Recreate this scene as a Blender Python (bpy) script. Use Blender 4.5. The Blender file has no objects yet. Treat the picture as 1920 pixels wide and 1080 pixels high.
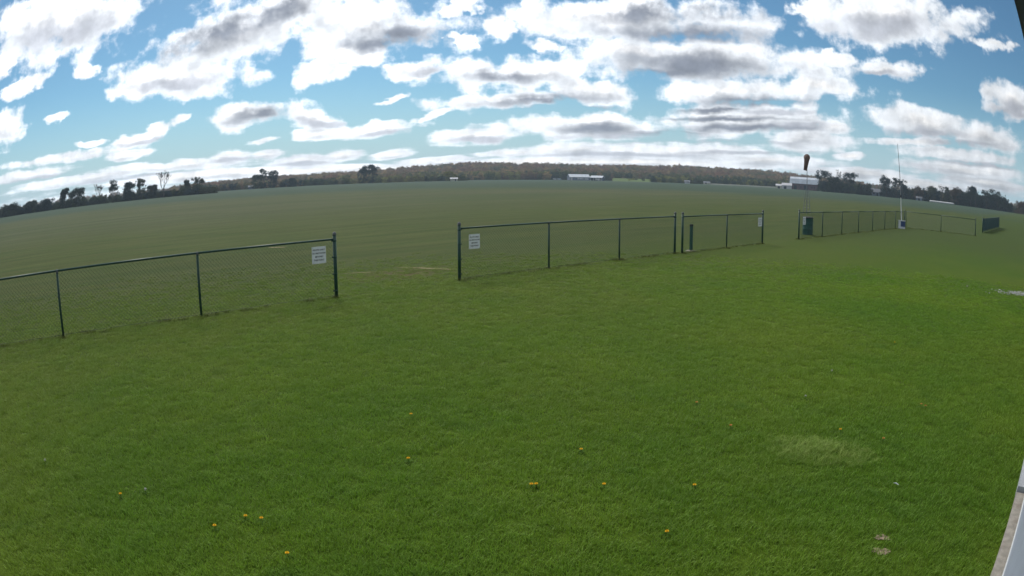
import bpy, math, random
import numpy as np
from mathutils import Vector, Matrix

sc = bpy.context.scene
COL = sc.collection
R = math.radians

# ------------------------------------------------------------------ camera
cd = bpy.data.cameras.new('camera')
cam = bpy.data.objects.new('camera', cd)
COL.objects.link(cam)
sc.camera = cam
cd.type = 'PANO'                       # a wide surveillance lens with barrel distortion
cd.panorama_type = 'FISHEYE_LENS_POLYNOMIAL'
cd.sensor_fit = 'HORIZONTAL'
cd.sensor_width = 36.0
cd.fisheye_fov = R(175)
cd.fisheye_polynomial_k0 = 0.0
cd.fisheye_polynomial_k1 = -0.041693225
cd.fisheye_polynomial_k2 = -0.000228754512
cd.fisheye_polynomial_k3 = 1.69508909e-05
cd.fisheye_polynomial_k4 = -1.05484521e-06
cd.clip_start = 0.02
cd.clip_end = 6000
cam.location = (0, 0, 2.415)
cam.rotation_euler = (Matrix.Rotation(math.pi/2 - R(9.46), 3, 'X') @ Matrix.Rotation(R(-0.119), 3, 'Z')).to_euler()

# ------------------------------------------------------------------ sun and exposure
SUN_AZ, SUN_EL = -22.0, 42.0           # degrees, clockwise from +Y / above the horizon
sd = bpy.data.lights.new('sun', 'SUN')
sd.energy = 2.0
sd.angle = R(11)
sd.color = (1.0, 0.95, 0.88)
sun = bpy.data.objects.new('sun', sd)
COL.objects.link(sun)
sdir = Vector((math.sin(R(SUN_AZ))*math.cos(R(SUN_EL)), math.cos(R(SUN_AZ))*math.cos(R(SUN_EL)), math.sin(R(SUN_EL))))
sun.rotation_euler = sdir.to_track_quat('Z', 'Y').to_euler()
sun.location = sdir*60
sc.view_settings.view_transform = 'Standard'
sc.view_settings.look = 'None'
sc.view_settings.exposure = 0.4
sc.view_settings.gamma = 1.0
sc.view_settings.use_curve_mapping = False
sc.render.engine = 'CYCLES'
sc.cycles.use_denoising = True
sc.cycles.max_bounces = 5
sc.cycles.diffuse_bounces = 2
sc.cycles.use_adaptive_sampling = True
sc.cycles.adaptive_threshold = 0.02
sc.cycles.volume_bounces = 0
sc.cycles.sample_clamp_indirect = 6

# ------------------------------------------------------------------ world: blue sky with fair-weather cumulus
class NT:
    """small helper to chain shader nodes"""
    def __init__(s, tree): s.t = tree; s.n = tree.nodes; s.l = tree.links
    def put(s, inp, v):
        if isinstance(v, bpy.types.NodeSocket): s.l.new(v, inp)
        elif v is not None: inp.default_value = v
    def node(s, kind, ins=None, **kw):
        n = s.n.new(kind)
        for k, v in kw.items(): setattr(n, k, v)
        if ins:
            for k, v in ins.items(): s.put(n.inputs[k], v)
        return n
    def m(s, op, a, b=None, c=None, clamp=False):
        n = s.n.new('ShaderNodeMath'); n.operation = op; n.use_clamp = clamp
        s.put(n.inputs[0], a)
        if b is not None: s.put(n.inputs[1], b)
        if c is not None: s.put(n.inputs[2], c)
        return n.outputs[0]
    def vm(s, op, a, b=None, out=0, scale=None):
        n = s.n.new('ShaderNodeVectorMath'); n.operation = op
        s.put(n.inputs[0], a)
        if b is not None: s.put(n.inputs[1], b)
        if scale is not None: s.put(n.inputs['Scale'], scale)
        return n.outputs[out]
    def xyz(s, x, y, z=0.0):
        n = s.n.new('ShaderNodeCombineXYZ'); s.put(n.inputs[0], x); s.put(n.inputs[1], y); s.put(n.inputs[2], z); return n.outputs[0]
    def sep(s, v):
        n = s.n.new('ShaderNodeSeparateXYZ'); s.l.new(v, n.inputs[0]); return n.outputs
    def noise(s, v, scale, detail=4, rough=0.5, dist=0.0, color=False, lac=2.0):
        n = s.n.new('ShaderNodeTexNoise'); n.noise_dimensions = '3D'
        if v is not None: s.l.new(v, n.inputs['Vector'])
        n.inputs['Scale'].default_value = scale; n.inputs['Detail'].default_value = detail
        n.inputs['Roughness'].default_value = rough; n.inputs['Distortion'].default_value = dist
        n.inputs['Lacunarity'].default_value = lac
        return n.outputs[1 if color else 0]
    def ss(s, v, a, b, lo=0.0, hi=1.0):
        n = s.n.new('ShaderNodeMapRange'); n.interpolation_type = 'SMOOTHSTEP'
        s.put(n.inputs[0], v); s.put(n.inputs[1], a); s.put(n.inputs[2], b); s.put(n.inputs[3], lo); s.put(n.inputs[4], hi)
        return n.outputs[0]
    def mix(s, f, a, b):
        n = s.n.new('ShaderNodeMix'); n.data_type = 'RGBA'
        s.put(n.inputs[0], f); s.put(n.inputs[6], a); s.put(n.inputs[7], b)
        return n.outputs[2]
    def mixf(s, f, a, b):
        n = s.n.new('ShaderNodeMix'); n.data_type = 'FLOAT'
        s.put(n.inputs[0], f); s.put(n.inputs[2], a); s.put(n.inputs[3], b)
        return n.outputs[0]
    def scale_col(s, c, f):
        return s.vm('SCALE', c, scale=f)

# the clouds: azimuth, elevation, half length, half height (degrees), tilt
WHITE = [(-42.9, 15.73, 8.99, 3.7, 0.013), (-45.54, 10.6, 2.19, 0.9, 0.257), (-47.71, 12.32, 1.69, 0.7, 0.246), (-39.84, 10.96, 1.41, 0.82, 0.129), (-47.23, 7.11, 2.46, 1.57, 0.317), (-42.18, 7.4, 1.56, 0.4, 0.113), (-29.94, 9.89, 7.69, 1.83, 0.021), (-24.65, 13.08, 8.14, 3.31, 0.287), (-18.93, 15.43, 4.52, 2.28, 0.221), (-34.04, 9.05, 3.15, 0.78, 0.04), (-12.57, 13.48, 6.89, 2.81, -0.033), (-8.47, 9.63, 3.32, 0.95, 0.066), (-16.19, 9.69, 2.79, 1.35, 0.224), (-14.37, 11.38, 4.74, 1.34, -0.038), (-4.95, 12.09, 0.83, 0.72, -0.014), (-4.63, 15.24, 2.1, 0.59, 0.261), (10.34, 14.43, 14.32, 2.24, 0.023), (-1.58, 13.5, 1.86, 1.45, -0.006), (3.28, 11.72, 2.08, 0.67, -0.085), (17.26, 10.62, 11.97, 2.3, -0.028), (10.22, 11.2, 4.17, 1.25, -0.157), (1.18, 9.05, 8.51, 1.51, 0.073), (-0.88, 6.79, 6.85, 0.94, 0.049), (6.9, 7.58, 5.04, 1.32, -0.164), (20.01, 8.1, 10.42, 1.22, 0.048), (20.39, 5.46, 8.92, 1.67, 0.05), (26.89, 8.62, 3.99, 0.76, -0.017), (-22.75, 6.09, 5.22, 1.18, 0.041), (-17.71, 5.55, 2.97, 0.92, -0.183), (-16.51, 4.19, 2.43, 0.61, 0.042), (-31.2, 5.34, 2.15, 0.7, 0.42), (-29.59, 6.0, 1.17, 0.68, 0.254), (-33.77, 4.68, 2.06, 0.57, 0.1), (-38.34, 4.82, 1.43, 0.28, -0.023), (-10.93, 4.45, 3.9, 0.61, 0.111), (-6.81, 5.46, 2.82, 0.38, 0.338), (-10.04, 6.94, 1.47, 0.28, 0.186), (-3.15, 3.64, 3.73, 0.83, 0.061), (6.4, 4.4, 6.87, 1.21, 0.015), (5.48, 2.44, 5.47, 0.74, 0.012), (-41.37, 3.85, 6.23, 0.52, 0.009), (-34.52, 3.47, 2.2, 0.51, 0.033), (-44.83, 2.86, 4.99, 0.52, 0.023), (-31.12, 2.26, 7.71, 0.41, -0.019), (-24.87, 2.54, 2.53, 0.65, 0.066), (-28.33, 2.32, 3.0, 0.46, 0.005), (-21.23, 2.59, 2.15, 0.51, 0.044), (-18.14, 1.96, 2.92, 0.55, 0.019), (-14.62, 2.27, 1.95, 0.51, 0.029), (-10.23, 2.21, 1.83, 0.37, 0.147), (-21.49, 3.8, 1.24, 0.37, 0.112), (-37.44, 2.0, 7.58, 0.42, 0.021), (-26.09, 1.29, 7.41, 0.37, -0.005), (-15.55, 1.02, 5.61, 0.32, -0.009), (-6.34, 1.56, 2.73, 0.28, 0.034), (35.2, 15.23, 9.98, 2.52, 0.019), (27.58, 15.66, 2.01, 0.92, -0.105), (34.28, 10.61, 3.65, 0.91, 0.034), (29.03, 11.35, 1.73, 0.78, -0.013), (45.66, 13.94, 2.72, 0.53, -0.035), (37.67, 6.35, 6.28, 1.23, 0.002), (42.98, 5.76, 5.2, 1.24, -0.008), (36.49, 4.78, 5.18, 0.41, 0.088), (40.31, 4.04, 6.74, 0.75, 0.013), (46.95, 9.19, 2.43, 1.81, -0.025), (41.39, 2.78, 7.69, 0.65, 0.018), (29.9, 2.92, 1.43, 0.37, 0.074), (43.09, 1.96, 4.61, 0.51, -0.005), (31.15, 1.55, 4.61, 0.41, 0.016), (36.93, 1.13, 3.77, 0.32, 0.003), (13.28, 2.39, 12.14, 0.83, 0.033), (7.75, 1.42, 14.76, 0.37, 0.019), (25.19, 4.02, 4.43, 1.2, 0.03), (28.21, 5.32, 1.77, 0.74, 0.069), (22.24, 2.1, 5.79, 0.55, 0.023), (0.02, 2.18, 2.72, 0.37, 0.051)]
DARK = [(-26.72, 13.6, 7.25, 1.34, 0.279), (-20.88, 15.28, 4.28, 1.23, 0.269), (-10.19, 12.83, 3.99, 1.25, -0.027), (-12.04, 12.02, 3.77, 0.58, -0.032), (14.18, 15.12, 10.62, 0.98, 0.032), (15.49, 13.03, 7.16, 0.87, -0.017), (16.3, 10.29, 7.83, 1.15, -0.031), (12.97, 9.61, 4.22, 0.66, 0.03), (-0.19, 8.86, 3.9, 0.66, 0.051), (2.31, 6.79, 6.17, 0.52, 0.04), (4.59, 5.96, 5.03, 0.23, 0.01), (20.93, 7.11, 5.56, 0.51, 0.051), (17.08, 6.19, 4.26, 0.23, 0.042), (-21.79, 6.13, 3.1, 0.62, 0.113), (7.09, 4.32, 3.89, 0.42, 0.016), (20.37, 4.76, 6.24, 0.32, 0.05), (13.3, 4.1, 4.18, 0.23, 0.032), (18.48, 5.51, 6.67, 0.19, 0.045)]
LIGHT = [(-42.72, 14.91, 6.37, 1.39, 0.073), (34.81, 14.53, 6.11, 1.08, 0.079), (37.35, 5.59, 4.91, 0.42, 0.031), (41.49, 4.97, 4.55, 0.28, 0.015), (42.55, 3.35, 5.19, 0.23, 0.02), (33.71, 10.19, 2.42, 0.38, 0.079), (-31.68, 4.6, 3.05, 0.24, 0.076), (-24.62, 2.34, 2.19, 0.19, 0.033), (-18.37, 1.7, 2.83, 0.18, 0.001), (-43.05, 2.48, 5.16, 0.19, 0.03), (-34.75, 1.57, 6.32, 0.14, 0.015), (25.23, 5.27, 2.96, 0.37, 0.062), (22.82, 6.19, 3.9, 0.28, 0.056), (10.98, 3.71, 6.47, 0.23, 0.027), (17.97, 3.49, 7.59, 0.18, 0.045), (8.67, 2.04, 7.35, 0.18, 0.021), (20.33, 2.68, 6.71, 0.18, 0.051), (-3.15, 3.27, 2.73, 0.32, 0.043), (-10.47, 4.15, 2.75, 0.23, 0.112), (46.86, 8.49, 1.86, 0.87, 0.042), (-7.78, 9.43, 1.84, 0.38, 0.068), (-29.9, 9.42, 5.58, 0.48, 0.054), (-16.52, 5.03, 2.37, 0.37, -0.13)]
DAND = [(-1.99, 3.988, 'y'), (-1.842, 3.983, 'y'), (-2.166, 3.774, 'y'), (-1.489, 3.539, 'y'), (-3.236, 3.972, 'y'), (-3.038, 4.141, 'w'), (0.145, 4.789, 'y'), (0.191, 4.798, 'y'), (0.728, 4.746, 'y'), (1.467, 4.657, 'y'), (1.072, 3.933, 'y'), (2.015, 6.654, 'o'), (2.166, 5.895, 'o'), (4.761, 5.933, 'o'), (4.81, 5.896, 'o'), (3.664, 5.157, 'o'), (3.313, 5.519, 'y'), (6.18, 8.817, 'y'), (4.232, 7.57, 'w'), (-1.038, 6.384, 'y'), (-0.904, 5.269, 'y'), (0.616, 5.499, 'y'), (-4.482, 4.234, 'w'), (3.374, 6.619, 'w')]


world = bpy.data.worlds.new('World')
sc.world = world
world.use_nodes = True
wt = world.node_tree
wt.nodes.clear()
w = NT(wt)
sky = w.node('ShaderNodeTexSky')
sky.sky_type = 'NISHITA'
sky.sun_disc = False
sky.sun_elevation = R(SUN_EL)
sky.sun_rotation = R(SUN_AZ)
sky.altitude = 250
sky.air_density = 1.0
sky.dust_density = 0.4
sky.ozone_density = 1.2
d = w.node('ShaderNodeTexCoord').outputs['Generated']
d = w.vm('NORMALIZE', d)
dx, dy, dz = w.sep(d)
zc = w.m('MAXIMUM', dz, 0.0)
az = w.m('MULTIPLY', w.m('ARCTAN2', dx, dy), 180/math.pi)
el = w.m('MULTIPLY', w.m('ARCSINE', zc), 180/math.pi)
inv = w.m('DIVIDE', 1.0, w.m('ADD', zc, 0.13))
flat = w.xyz(w.m('MULTIPLY', dx, inv), w.m('MULTIPLY', dy, inv), 3.7)
sunward = w.vm('DOT_PRODUCT', d, tuple(sdir), out=1)
bright = w.ss(sunward, 0.25, 0.85, 0.66, 1.12)                      # forward scattering towards the sun
haze_f = w.ss(el, 10.0, -1.5, 0.0, 0.9)                               # whitish air low down
blue = w.vm('MULTIPLY', sky.outputs[0], (0.36, 0.55, 0.62))
skyc = w.mix(haze_f, blue, (3.5, 4.8, 5.6, 1))
# all round and overhead: the same scattered fair-weather clouds, by noise
far_n = w.noise(flat, 0.9, 5, 0.55)
far_cov = w.ss(far_n, 0.44, 0.56)
far_c = w.mix(w.ss(far_n, 0.54, 0.66), (1.02, 1.03, 1.05, 1), (0.42, 0.44, 0.50, 1))
far_col = w.mix(far_cov, skyc, w.scale_col(far_c, w.m('MULTIPLY', bright, 8.5)))
far_col = w.mix(w.ss(dz, 0.0, -0.02), far_col, (0.9, 1.0, 0.8, 1))
out_f = w.m('MAXIMUM', w.ss(w.m('ABSOLUTE', az), 50, 55), w.ss(el, 18.5, 21))
out_f = w.m('MAXIMUM', out_f, w.ss(dz, -0.005, -0.015))
bg_far = w.node('ShaderNodeBackground')
w.l.new(far_col, bg_far.inputs['Color'])
bg_far.inputs['Strength'].default_value = 0.1

amp = w.m('ADD', w.m('MULTIPLY', el, 0.15), 0.16)
wa = w.noise(flat, 1.9, 3, 0.62, color=True)
wb = w.noise(d, 26.0, 3, 0.62, color=True)
wv = w.vm('ADD', w.vm('SCALE', w.vm('SUBTRACT', wa, (0.5, 0.5, 0.5)), scale=2.6), w.vm('SCALE', w.vm('SUBTRACT', wb, (0.5, 0.5, 0.5)), scale=2.0))
wx, wy, wz = w.sep(wv)
v = w.xyz(w.m('ADD', az, w.m('MULTIPLY', w.m('MULTIPLY', wx, amp), 1.2)), w.m('ADD', el, w.m('MULTIPLY', w.m('MULTIPLY', wy, amp), 0.42)), 0.0)

def blobs(lst, soft, v=v):
    q = None
    for (a, e, rx, ry, rot) in lst:
        mp = w.node('ShaderNodeMapping', vector_type='TEXTURE')
        if q is None: w.l.new(v, mp.inputs['Vector'])
        else:                                                          # evaluated one after another to keep the shader stack small
            ma = w.node('ShaderNodeVectorMath', operation='MULTIPLY_ADD')
            w.l.new(q, ma.inputs[0]); ma.inputs[1].default_value = (1e-7, 1e-7, 0); w.l.new(v, ma.inputs[2])
            w.l.new(ma.outputs[0], mp.inputs['Vector'])
        mp.inputs['Location'].default_value = (a, e, 0)
        mp.inputs['Rotation'].default_value = (0, 0, rot)
        mp.inputs['Scale'].default_value = (rx, ry, 1)
        s_ = w.vm('LENGTH', mp.outputs[0], out=1)
        if q is None: q = s_
        else: q = w.m('SMOOTH_MIN', q, s_, soft)
    return w.m('SUBTRACT', 1.0, q)

f1 = w.m('SUBTRACT', w.noise(flat, 3.2, 6, 0.6), 0.5)              # ragged outlines
f2 = w.m('SUBTRACT', w.noise(d, 19.0, 7, 0.575), 0.5)               # billows
f3 = w.m('SUBTRACT', w.noise(w.vm('ADD', d, tuple(sdir*0.014)), 19.0, 5, 0.54), 0.5)
relief = w.m('SUBTRACT', f2, f3)   # billows catch light on the sunward side
kf = w.ss(el, 0.3, 6.0, 0.35, 2.3)                                 # distant billows look smaller and flatter
fine = w.m('ADD', w.m('MULTIPLY', f1, w.ss(el, 0.3, 6.0, 1.1, 0.55)), w.m('MULTIPLY', f2, kf))
bw = w.m('MAXIMUM', blobs(WHITE, 0.18), -0.9)
bank = w.ss(el, 2.6, 0.2, 0.0, 1.0)                               # the far cloud deck closes up near the horizon
dens = w.m('ADD', w.m('ADD', w.m('ADD', bw, 0.03), bank), fine)
alpha = w.ss(dens, -0.15, 0.38)
thick = w.ss(dens, 0.35, 1.25)
# how much cloud lies above this point towards the light: tops stay white, bases turn grey
lift = w.m('ADD', w.m('MULTIPLY', el, 0.085), 0.22)
v_up = w.vm('ADD', v, w.xyz(w.m('MULTIPLY', lift, -0.4), lift, 0.0))
dens_up = w.m('ADD', w.m('MAXIMUM', blobs(WHITE, 0.18, v_up), -0.9), w.m('ADD', w.m('MULTIPLY', f1, 0.55), w.m('MULTIPLY', f3, w.m('MULTIPLY', kf, 0.87))))
under = w.m('MULTIPLY', w.ss(dens_up, 0.10, 0.85), w.ss(dens, 0.15, 0.80))
gd = w.m('MULTIPLY', w.ss(w.m('ADD', blobs([(a_, e_, rx_*1.3, ry_*1.5, r_) for a_, e_, rx_, ry_, r_ in DARK], 0.3), w.m('MULTIPLY', fine, 0.30)), -0.15, 0.85), w.ss(dens_up, -0.5, 0.35))
gl = w.ss(w.m('ADD', blobs(LIGHT, 0.3), w.m('MULTIPLY', fine, 0.6)), -0.5, 0.7)
rows = w.noise(w.xyz(az, w.m('MULTIPLY', el, 7.0), 2.0), 0.22, 4, 0.55)
low_grey = w.m('MULTIPLY', w.ss(el, 7.0, 1.5), w.ss(rows, 0.42, 0.70))
white = w.mix(thick, (0.95, 1.0, 1.06, 1), (1.06, 1.05, 1.04, 1))
c = w.mix(w.m('MULTIPLY', low_grey, 0.48), white, (0.52, 0.55, 0.62, 1))
c = w.mix(w.m('MULTIPLY', under, 0.62), c, (0.44, 0.485, 0.55, 1))
c = w.mix(w.m('MULTIPLY', gl, 0.8), c, (0.46, 0.49, 0.56, 1))
c = w.mix(w.m('MULTIPLY', gd, 0.95), c, (0.215, 0.245, 0.305, 1))
c = w.scale_col(c, w.m('MULTIPLY', bright, w.m('ADD', 1.03, w.m('ADD', w.m('MULTIPLY', f2, 0.15), w.m('MULTIPLY', relief, 1.1)))))
c = w.scale_col(c, 8.5)
final = w.mix(alpha, skyc, c)
bg = w.node('ShaderNodeBackground')
w.l.new(final, bg.inputs['Color'])
bg.inputs['Strength'].default_value = 0.1
wo = w.node('ShaderNodeOutputWorld')
msh = w.node('ShaderNodeMixShader')
w.l.new(out_f, msh.inputs[0]); w.l.new(bg.outputs[0], msh.inputs[1]); w.l.new(bg_far.outputs[0], msh.inputs[2])
w.l.new(msh.outputs[0], wo.inputs['Surface'])
world.cycles.sampling_method = 'MANUAL'
world.cycles.sample_map_resolution = 512

# ------------------------------------------------------------------ helpers
rng = np.random.default_rng(5)
random.seed(5)

def tag(o, label=None, cat=None, group=None, kind=None):
    if label: o['label'] = label
    if cat: o['category'] = cat
    if group: o['group'] = group
    if kind: o['kind'] = kind
    return o

class MB:
    def __init__(s): s.v = []; s.f = []
    def add(s, vs, fs):
        b = len(s.v); s.v += [tuple(p) for p in vs]; s.f += [tuple(i+b for i in f) for f in fs]
    def box(s, c, size, rz=0.0):
        x, y, z = (a/2 for a in size); cz, sz = math.cos(rz), math.sin(rz); vs = []
        for px, py, pz in ((-x,-y,-z),(x,-y,-z),(x,y,-z),(-x,y,-z),(-x,-y,z),(x,-y,z),(x,y,z),(-x,y,z)):
            vs.append((c[0]+px*cz-py*sz, c[1]+px*sz+py*cz, c[2]+pz))
        s.add(vs, [(0,3,2,1),(4,5,6,7),(0,1,5,4),(1,2,6,5),(2,3,7,6),(3,0,4,7)])
    def tube(s, pts, rad, n=8, caps=True):
        pts = [Vector(p) for p in pts]; rings = []
        for i, p in enumerate(pts):
            t = (pts[min(i+1, len(pts)-1)] - pts[max(i-1, 0)])
            t = t.normalized() if t.length > 1e-9 else Vector((0,0,1))
            a = t.orthogonal().normalized() if i == 0 else (a - t*a.dot(t)).normalized()
            b = t.cross(a); r = rad[i] if isinstance(rad, (list, tuple)) else rad
            rings.append([p + a*(r*math.cos(2*math.pi*k/n)) + b*(r*math.sin(2*math.pi*k/n)) for k in range(n)])
        vs = [q for ring in rings for q in ring]; fs = []
        for i in range(len(rings)-1):
            for k in range(n):
                fs.append((i*n+k, i*n+(k+1) % n, (i+1)*n+(k+1) % n, (i+1)*n+k))
        if caps:
            fs.append(tuple(range(n-1, -1, -1))); fs.append(tuple(range((len(rings)-1)*n, len(rings)*n)))
        s.add(vs, fs)
    def lathe(s, prof, c, n=20):
        vs = []; fs = []
        for r, z in prof:
            for k in range(n):
                a = 2*math.pi*k/n; vs.append((c[0]+r*math.cos(a), c[1]+r*math.sin(a), c[2]+z))
        for i in range(len(prof)-1):
            for k in range(n):
                fs.append((i*n+k, i*n+(k+1) % n, (i+1)*n+(k+1) % n, (i+1)*n+k))
        fs.append(tuple(range(n-1, -1, -1))); fs.append(tuple(range((len(prof)-1)*n, len(prof)*n)))
        s.add(vs, fs)
    def mesh(s, name, mat=None, smooth=False):
        me = bpy.data.meshes.new(name); me.from_pydata(s.v, [], s.f); me.update()
        if mat: me.materials.append(mat)
        if smooth: me.polygons.foreach_set('use_smooth', [True]*len(me.polygons))
        return me
    def build(s, name, mat=None, parent=None, smooth=False, loc=None, link=True):
        o = bpy.data.objects.new(name, s.mesh(name, mat, smooth))
        if link: COL.objects.link(o)
        if parent: o.parent = parent
        if loc: o.location = loc
        return o

def empty(name, loc=(0,0,0), rz=0.0):
    o = bpy.data.objects.new(name, None); COL.objects.link(o); o.location = loc; o.rotation_euler = (0,0,rz); o.empty_display_size = 0.2
    return o

def polar(a, dist, z=0.0):
    return Vector((dist*math.sin(R(a)), dist*math.cos(R(a)), z))

# ------------------------------------------------------------------ materials
def new_mat(name):
    m = bpy.data.materials.new(name); m.use_nodes = True; m.node_tree.nodes.clear()
    return m, NT(m.node_tree)

def finish(n, shader, disp=None):
    o = n.node('ShaderNodeOutputMaterial'); n.l.new(shader, o.inputs['Surface'])

def simple(name, col, rough=0.6, var=0.15, scale=6.0, metal=0.0, dirt=None, bump=0.0, spec=0.4):
    m, n = new_mat(name)
    tc = n.node('ShaderNodeTexCoord').outputs['Object']
    nz = n.noise(tc, scale, 6, 0.6)
    f = n.ss(nz, 0.3, 0.7)
    c1 = tuple(x*(1-var) for x in col)+(1,); c2 = tuple(min(1, x*(1+var)) for x in col)+(1,)
    c = n.mix(f, c1, c2)
    if dirt:
        c = n.mix(n.ss(n.noise(tc, scale*0.37, 5, 0.65), 0.52, 0.72), c, tuple(dirt)+(1,))
    p = n.node('ShaderNodeBsdfPrincipled', {'Base Color': c, 'Roughness': n.mixf(nz, rough*0.85, min(1, rough*1.15)), 'Metallic': metal})
    p.inputs['Specular IOR Level'].default_value = spec
    if bump:
        b = n.node('ShaderNodeBump', {'Height': nz, 'Strength': bump, 'Distance': 0.01}); n.l.new(b.outputs[0], p.inputs['Normal'])
    finish(n, p.outputs[0])
    return m

# fence line: through FA along FU; beyond = distance past it (field side positive)
FA = Vector((-8.178, 9.149, 0)); FANG = R(48.9)
FU = Vector((math.sin(FANG), math.cos(FANG), 0)); FN = Vector((-math.cos(FANG), math.sin(FANG), 0))

def lawn_colour(n, pos):
    """mottled green of the mown lawn: dark moist patches, yellow-olive patches, fine grain"""
    a = n.noise(pos, 0.33, 4, 0.6); b = n.noise(pos, 1.1, 4, 0.6); c = n.noise(pos, 0.11, 3, 0.5)
    col = n.mix(n.ss(a, 0.35, 0.68), (0.055, 0.109, 0.009, 1), (0.076, 0.126, 0.011, 1))
    col = n.mix(n.m('MULTIPLY', n.ss(c, 0.45, 0.62), 0.5), col, (0.086, 0.122, 0.013, 1))
    col = n.mix(n.m('MULTIPLY', n.ss(b, 0.58, 0.72), 0.5), col, (0.040, 0.090, 0.011, 1))
    # more olive towards the flying field: grazing-view haze and flare put into colour
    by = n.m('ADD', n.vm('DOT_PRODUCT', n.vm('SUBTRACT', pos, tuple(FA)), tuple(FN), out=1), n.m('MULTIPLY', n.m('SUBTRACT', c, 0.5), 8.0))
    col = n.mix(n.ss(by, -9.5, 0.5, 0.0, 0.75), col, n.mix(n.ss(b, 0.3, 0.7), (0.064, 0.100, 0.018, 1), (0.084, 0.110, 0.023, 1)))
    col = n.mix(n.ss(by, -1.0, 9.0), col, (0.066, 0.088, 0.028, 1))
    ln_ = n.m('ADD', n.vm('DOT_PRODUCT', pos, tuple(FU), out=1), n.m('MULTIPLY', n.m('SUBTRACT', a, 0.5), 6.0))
    col = n.mix(n.ss(ln_, 16.0, 42.0, 0.0, 0.8), col, (0.055, 0.079, 0.026, 1))      # duller, darker green farther along the fence
    return col

def zone_mix(n, pos):
    """colour of the ground by where it lies: lawn, mown flying field, crop field, far meadow"""
    px, py, pz = n.sep(pos)
    beyond = n.m('ADD', n.vm('DOT_PRODUCT', n.vm('SUBTRACT', pos, tuple(FA)), tuple(FN), out=1),
                 n.m('MULTIPLY', n.m('SUBTRACT', n.noise(pos, 0.25, 3), 0.5), 2.0))
    dist = n.vm('LENGTH', pos, out=1)
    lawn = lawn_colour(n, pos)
    # stretch along the mowing direction
    al = n.vm('DOT_PRODUCT', pos, tuple(FU), out=1); ac = n.vm('DOT_PRODUCT', pos, tuple(FN), out=1)
    st = n.xyz(n.m('MULTIPLY', al, 0.12), ac, 0.0)
    s1 = n.noise(st, 0.22, 5, 0.6); s2 = n.noise(pos, 0.045, 4, 0.55); s3 = n.noise(st, 1.3, 5, 0.65)
    near = n.mix(n.ss(s3, 0.35, 0.65), (0.052, 0.080, 0.020, 1), (0.080, 0.096, 0.030, 1))
    mid = n.mix(n.ss(s1, 0.35, 0.65), (0.062, 0.086, 0.036, 1), (0.090, 0.102, 0.050, 1))
    mid = n.mix(n.m('MULTIPLY', n.ss(s2, 0.5, 0.66), 0.5), mid, (0.068, 0.084, 0.038, 1))
    s4 = n.noise(st, 0.55, 5, 0.7)
    mid = n.scale_col(mid, n.ss(s4, 0.25, 0.75, 0.86, 1.14)); near = n.scale_col(near, n.ss(s4, 0.25, 0.75, 0.86, 1.14))
    mid = n.mix(n.m('MULTIPLY', n.ss(n.noise(st, 0.035, 4, 0.6), 0.46, 0.66), 0.3), mid, (0.112, 0.100, 0.068, 1))
    dn = n.m('ADD', beyond, n.m('MULTIPLY', n.m('SUBTRACT', s2, 0.5), 26.0))
    fld = n.mix(n.ss(dn, 8, 60), near, mid)
    crop = n.mix(n.ss(s1, 0.38, 0.62), (0.044, 0.076, 0.048, 1), (0.056, 0.082, 0.052, 1))
    edge = n.m('ADD', dist, n.m('MULTIPLY', n.m('SUBTRACT', n.noise(pos, 0.02, 3), 0.5), 40.0))
    fld = n.mix(n.ss(edge, 120, 185), fld, crop)
    col = n.mix(n.ss(beyond, -3.0, 9.0), lawn, fld)
    gp = n.vm('SUBTRACT', pos, (-2.7, 16.75, 0.0)); ga = n.m('MULTIPLY', n.vm('DOT_PRODUCT', gp, tuple(FU), out=1), 0.55); gb = n.vm('DOT_PRODUCT', gp, tuple(FN), out=1)
    gq = n.m('ADD', n.vm('LENGTH', n.xyz(ga, gb, 0.0), out=1), n.m('MULTIPLY', n.m('SUBTRACT', n.noise(pos, 1.4, 4, 0.6), 0.5), 1.6))
    col = n.mix(n.ss(gq, 1.25, 0.1, 0.0, 0.75), col, (0.105, 0.084, 0.040, 1))
    return col

def ground_mat():
    m, n = new_mat('ground')
    pos = n.node('ShaderNodeNewGeometry').outputs['Position']
    col = zone_mix(n, pos)
    g1 = n.noise(pos, 38.0, 4, 0.7); g2 = n.noise(pos, 9.0, 5, 0.7)
    k = n.m('ADD', n.m('MULTIPLY', g1, 0.9), n.m('MULTIPLY', g2, 0.7))
    col = n.scale_col(col, n.ss(k, 0.45, 1.15, 0.52, 1.25))
    p = n.node('ShaderNodeBsdfPrincipled', {'Base Color': col, 'Roughness': 0.95})
    p.inputs['Specular IOR Level'].default_value = 0.06
    b = n.node('ShaderNodeBump', {'Height': k, 'Strength': 0.7, 'Distance': 0.03}); n.l.new(b.outputs[0], p.inputs['Normal'])
    finish(n, p.outputs[0]); return m

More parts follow.
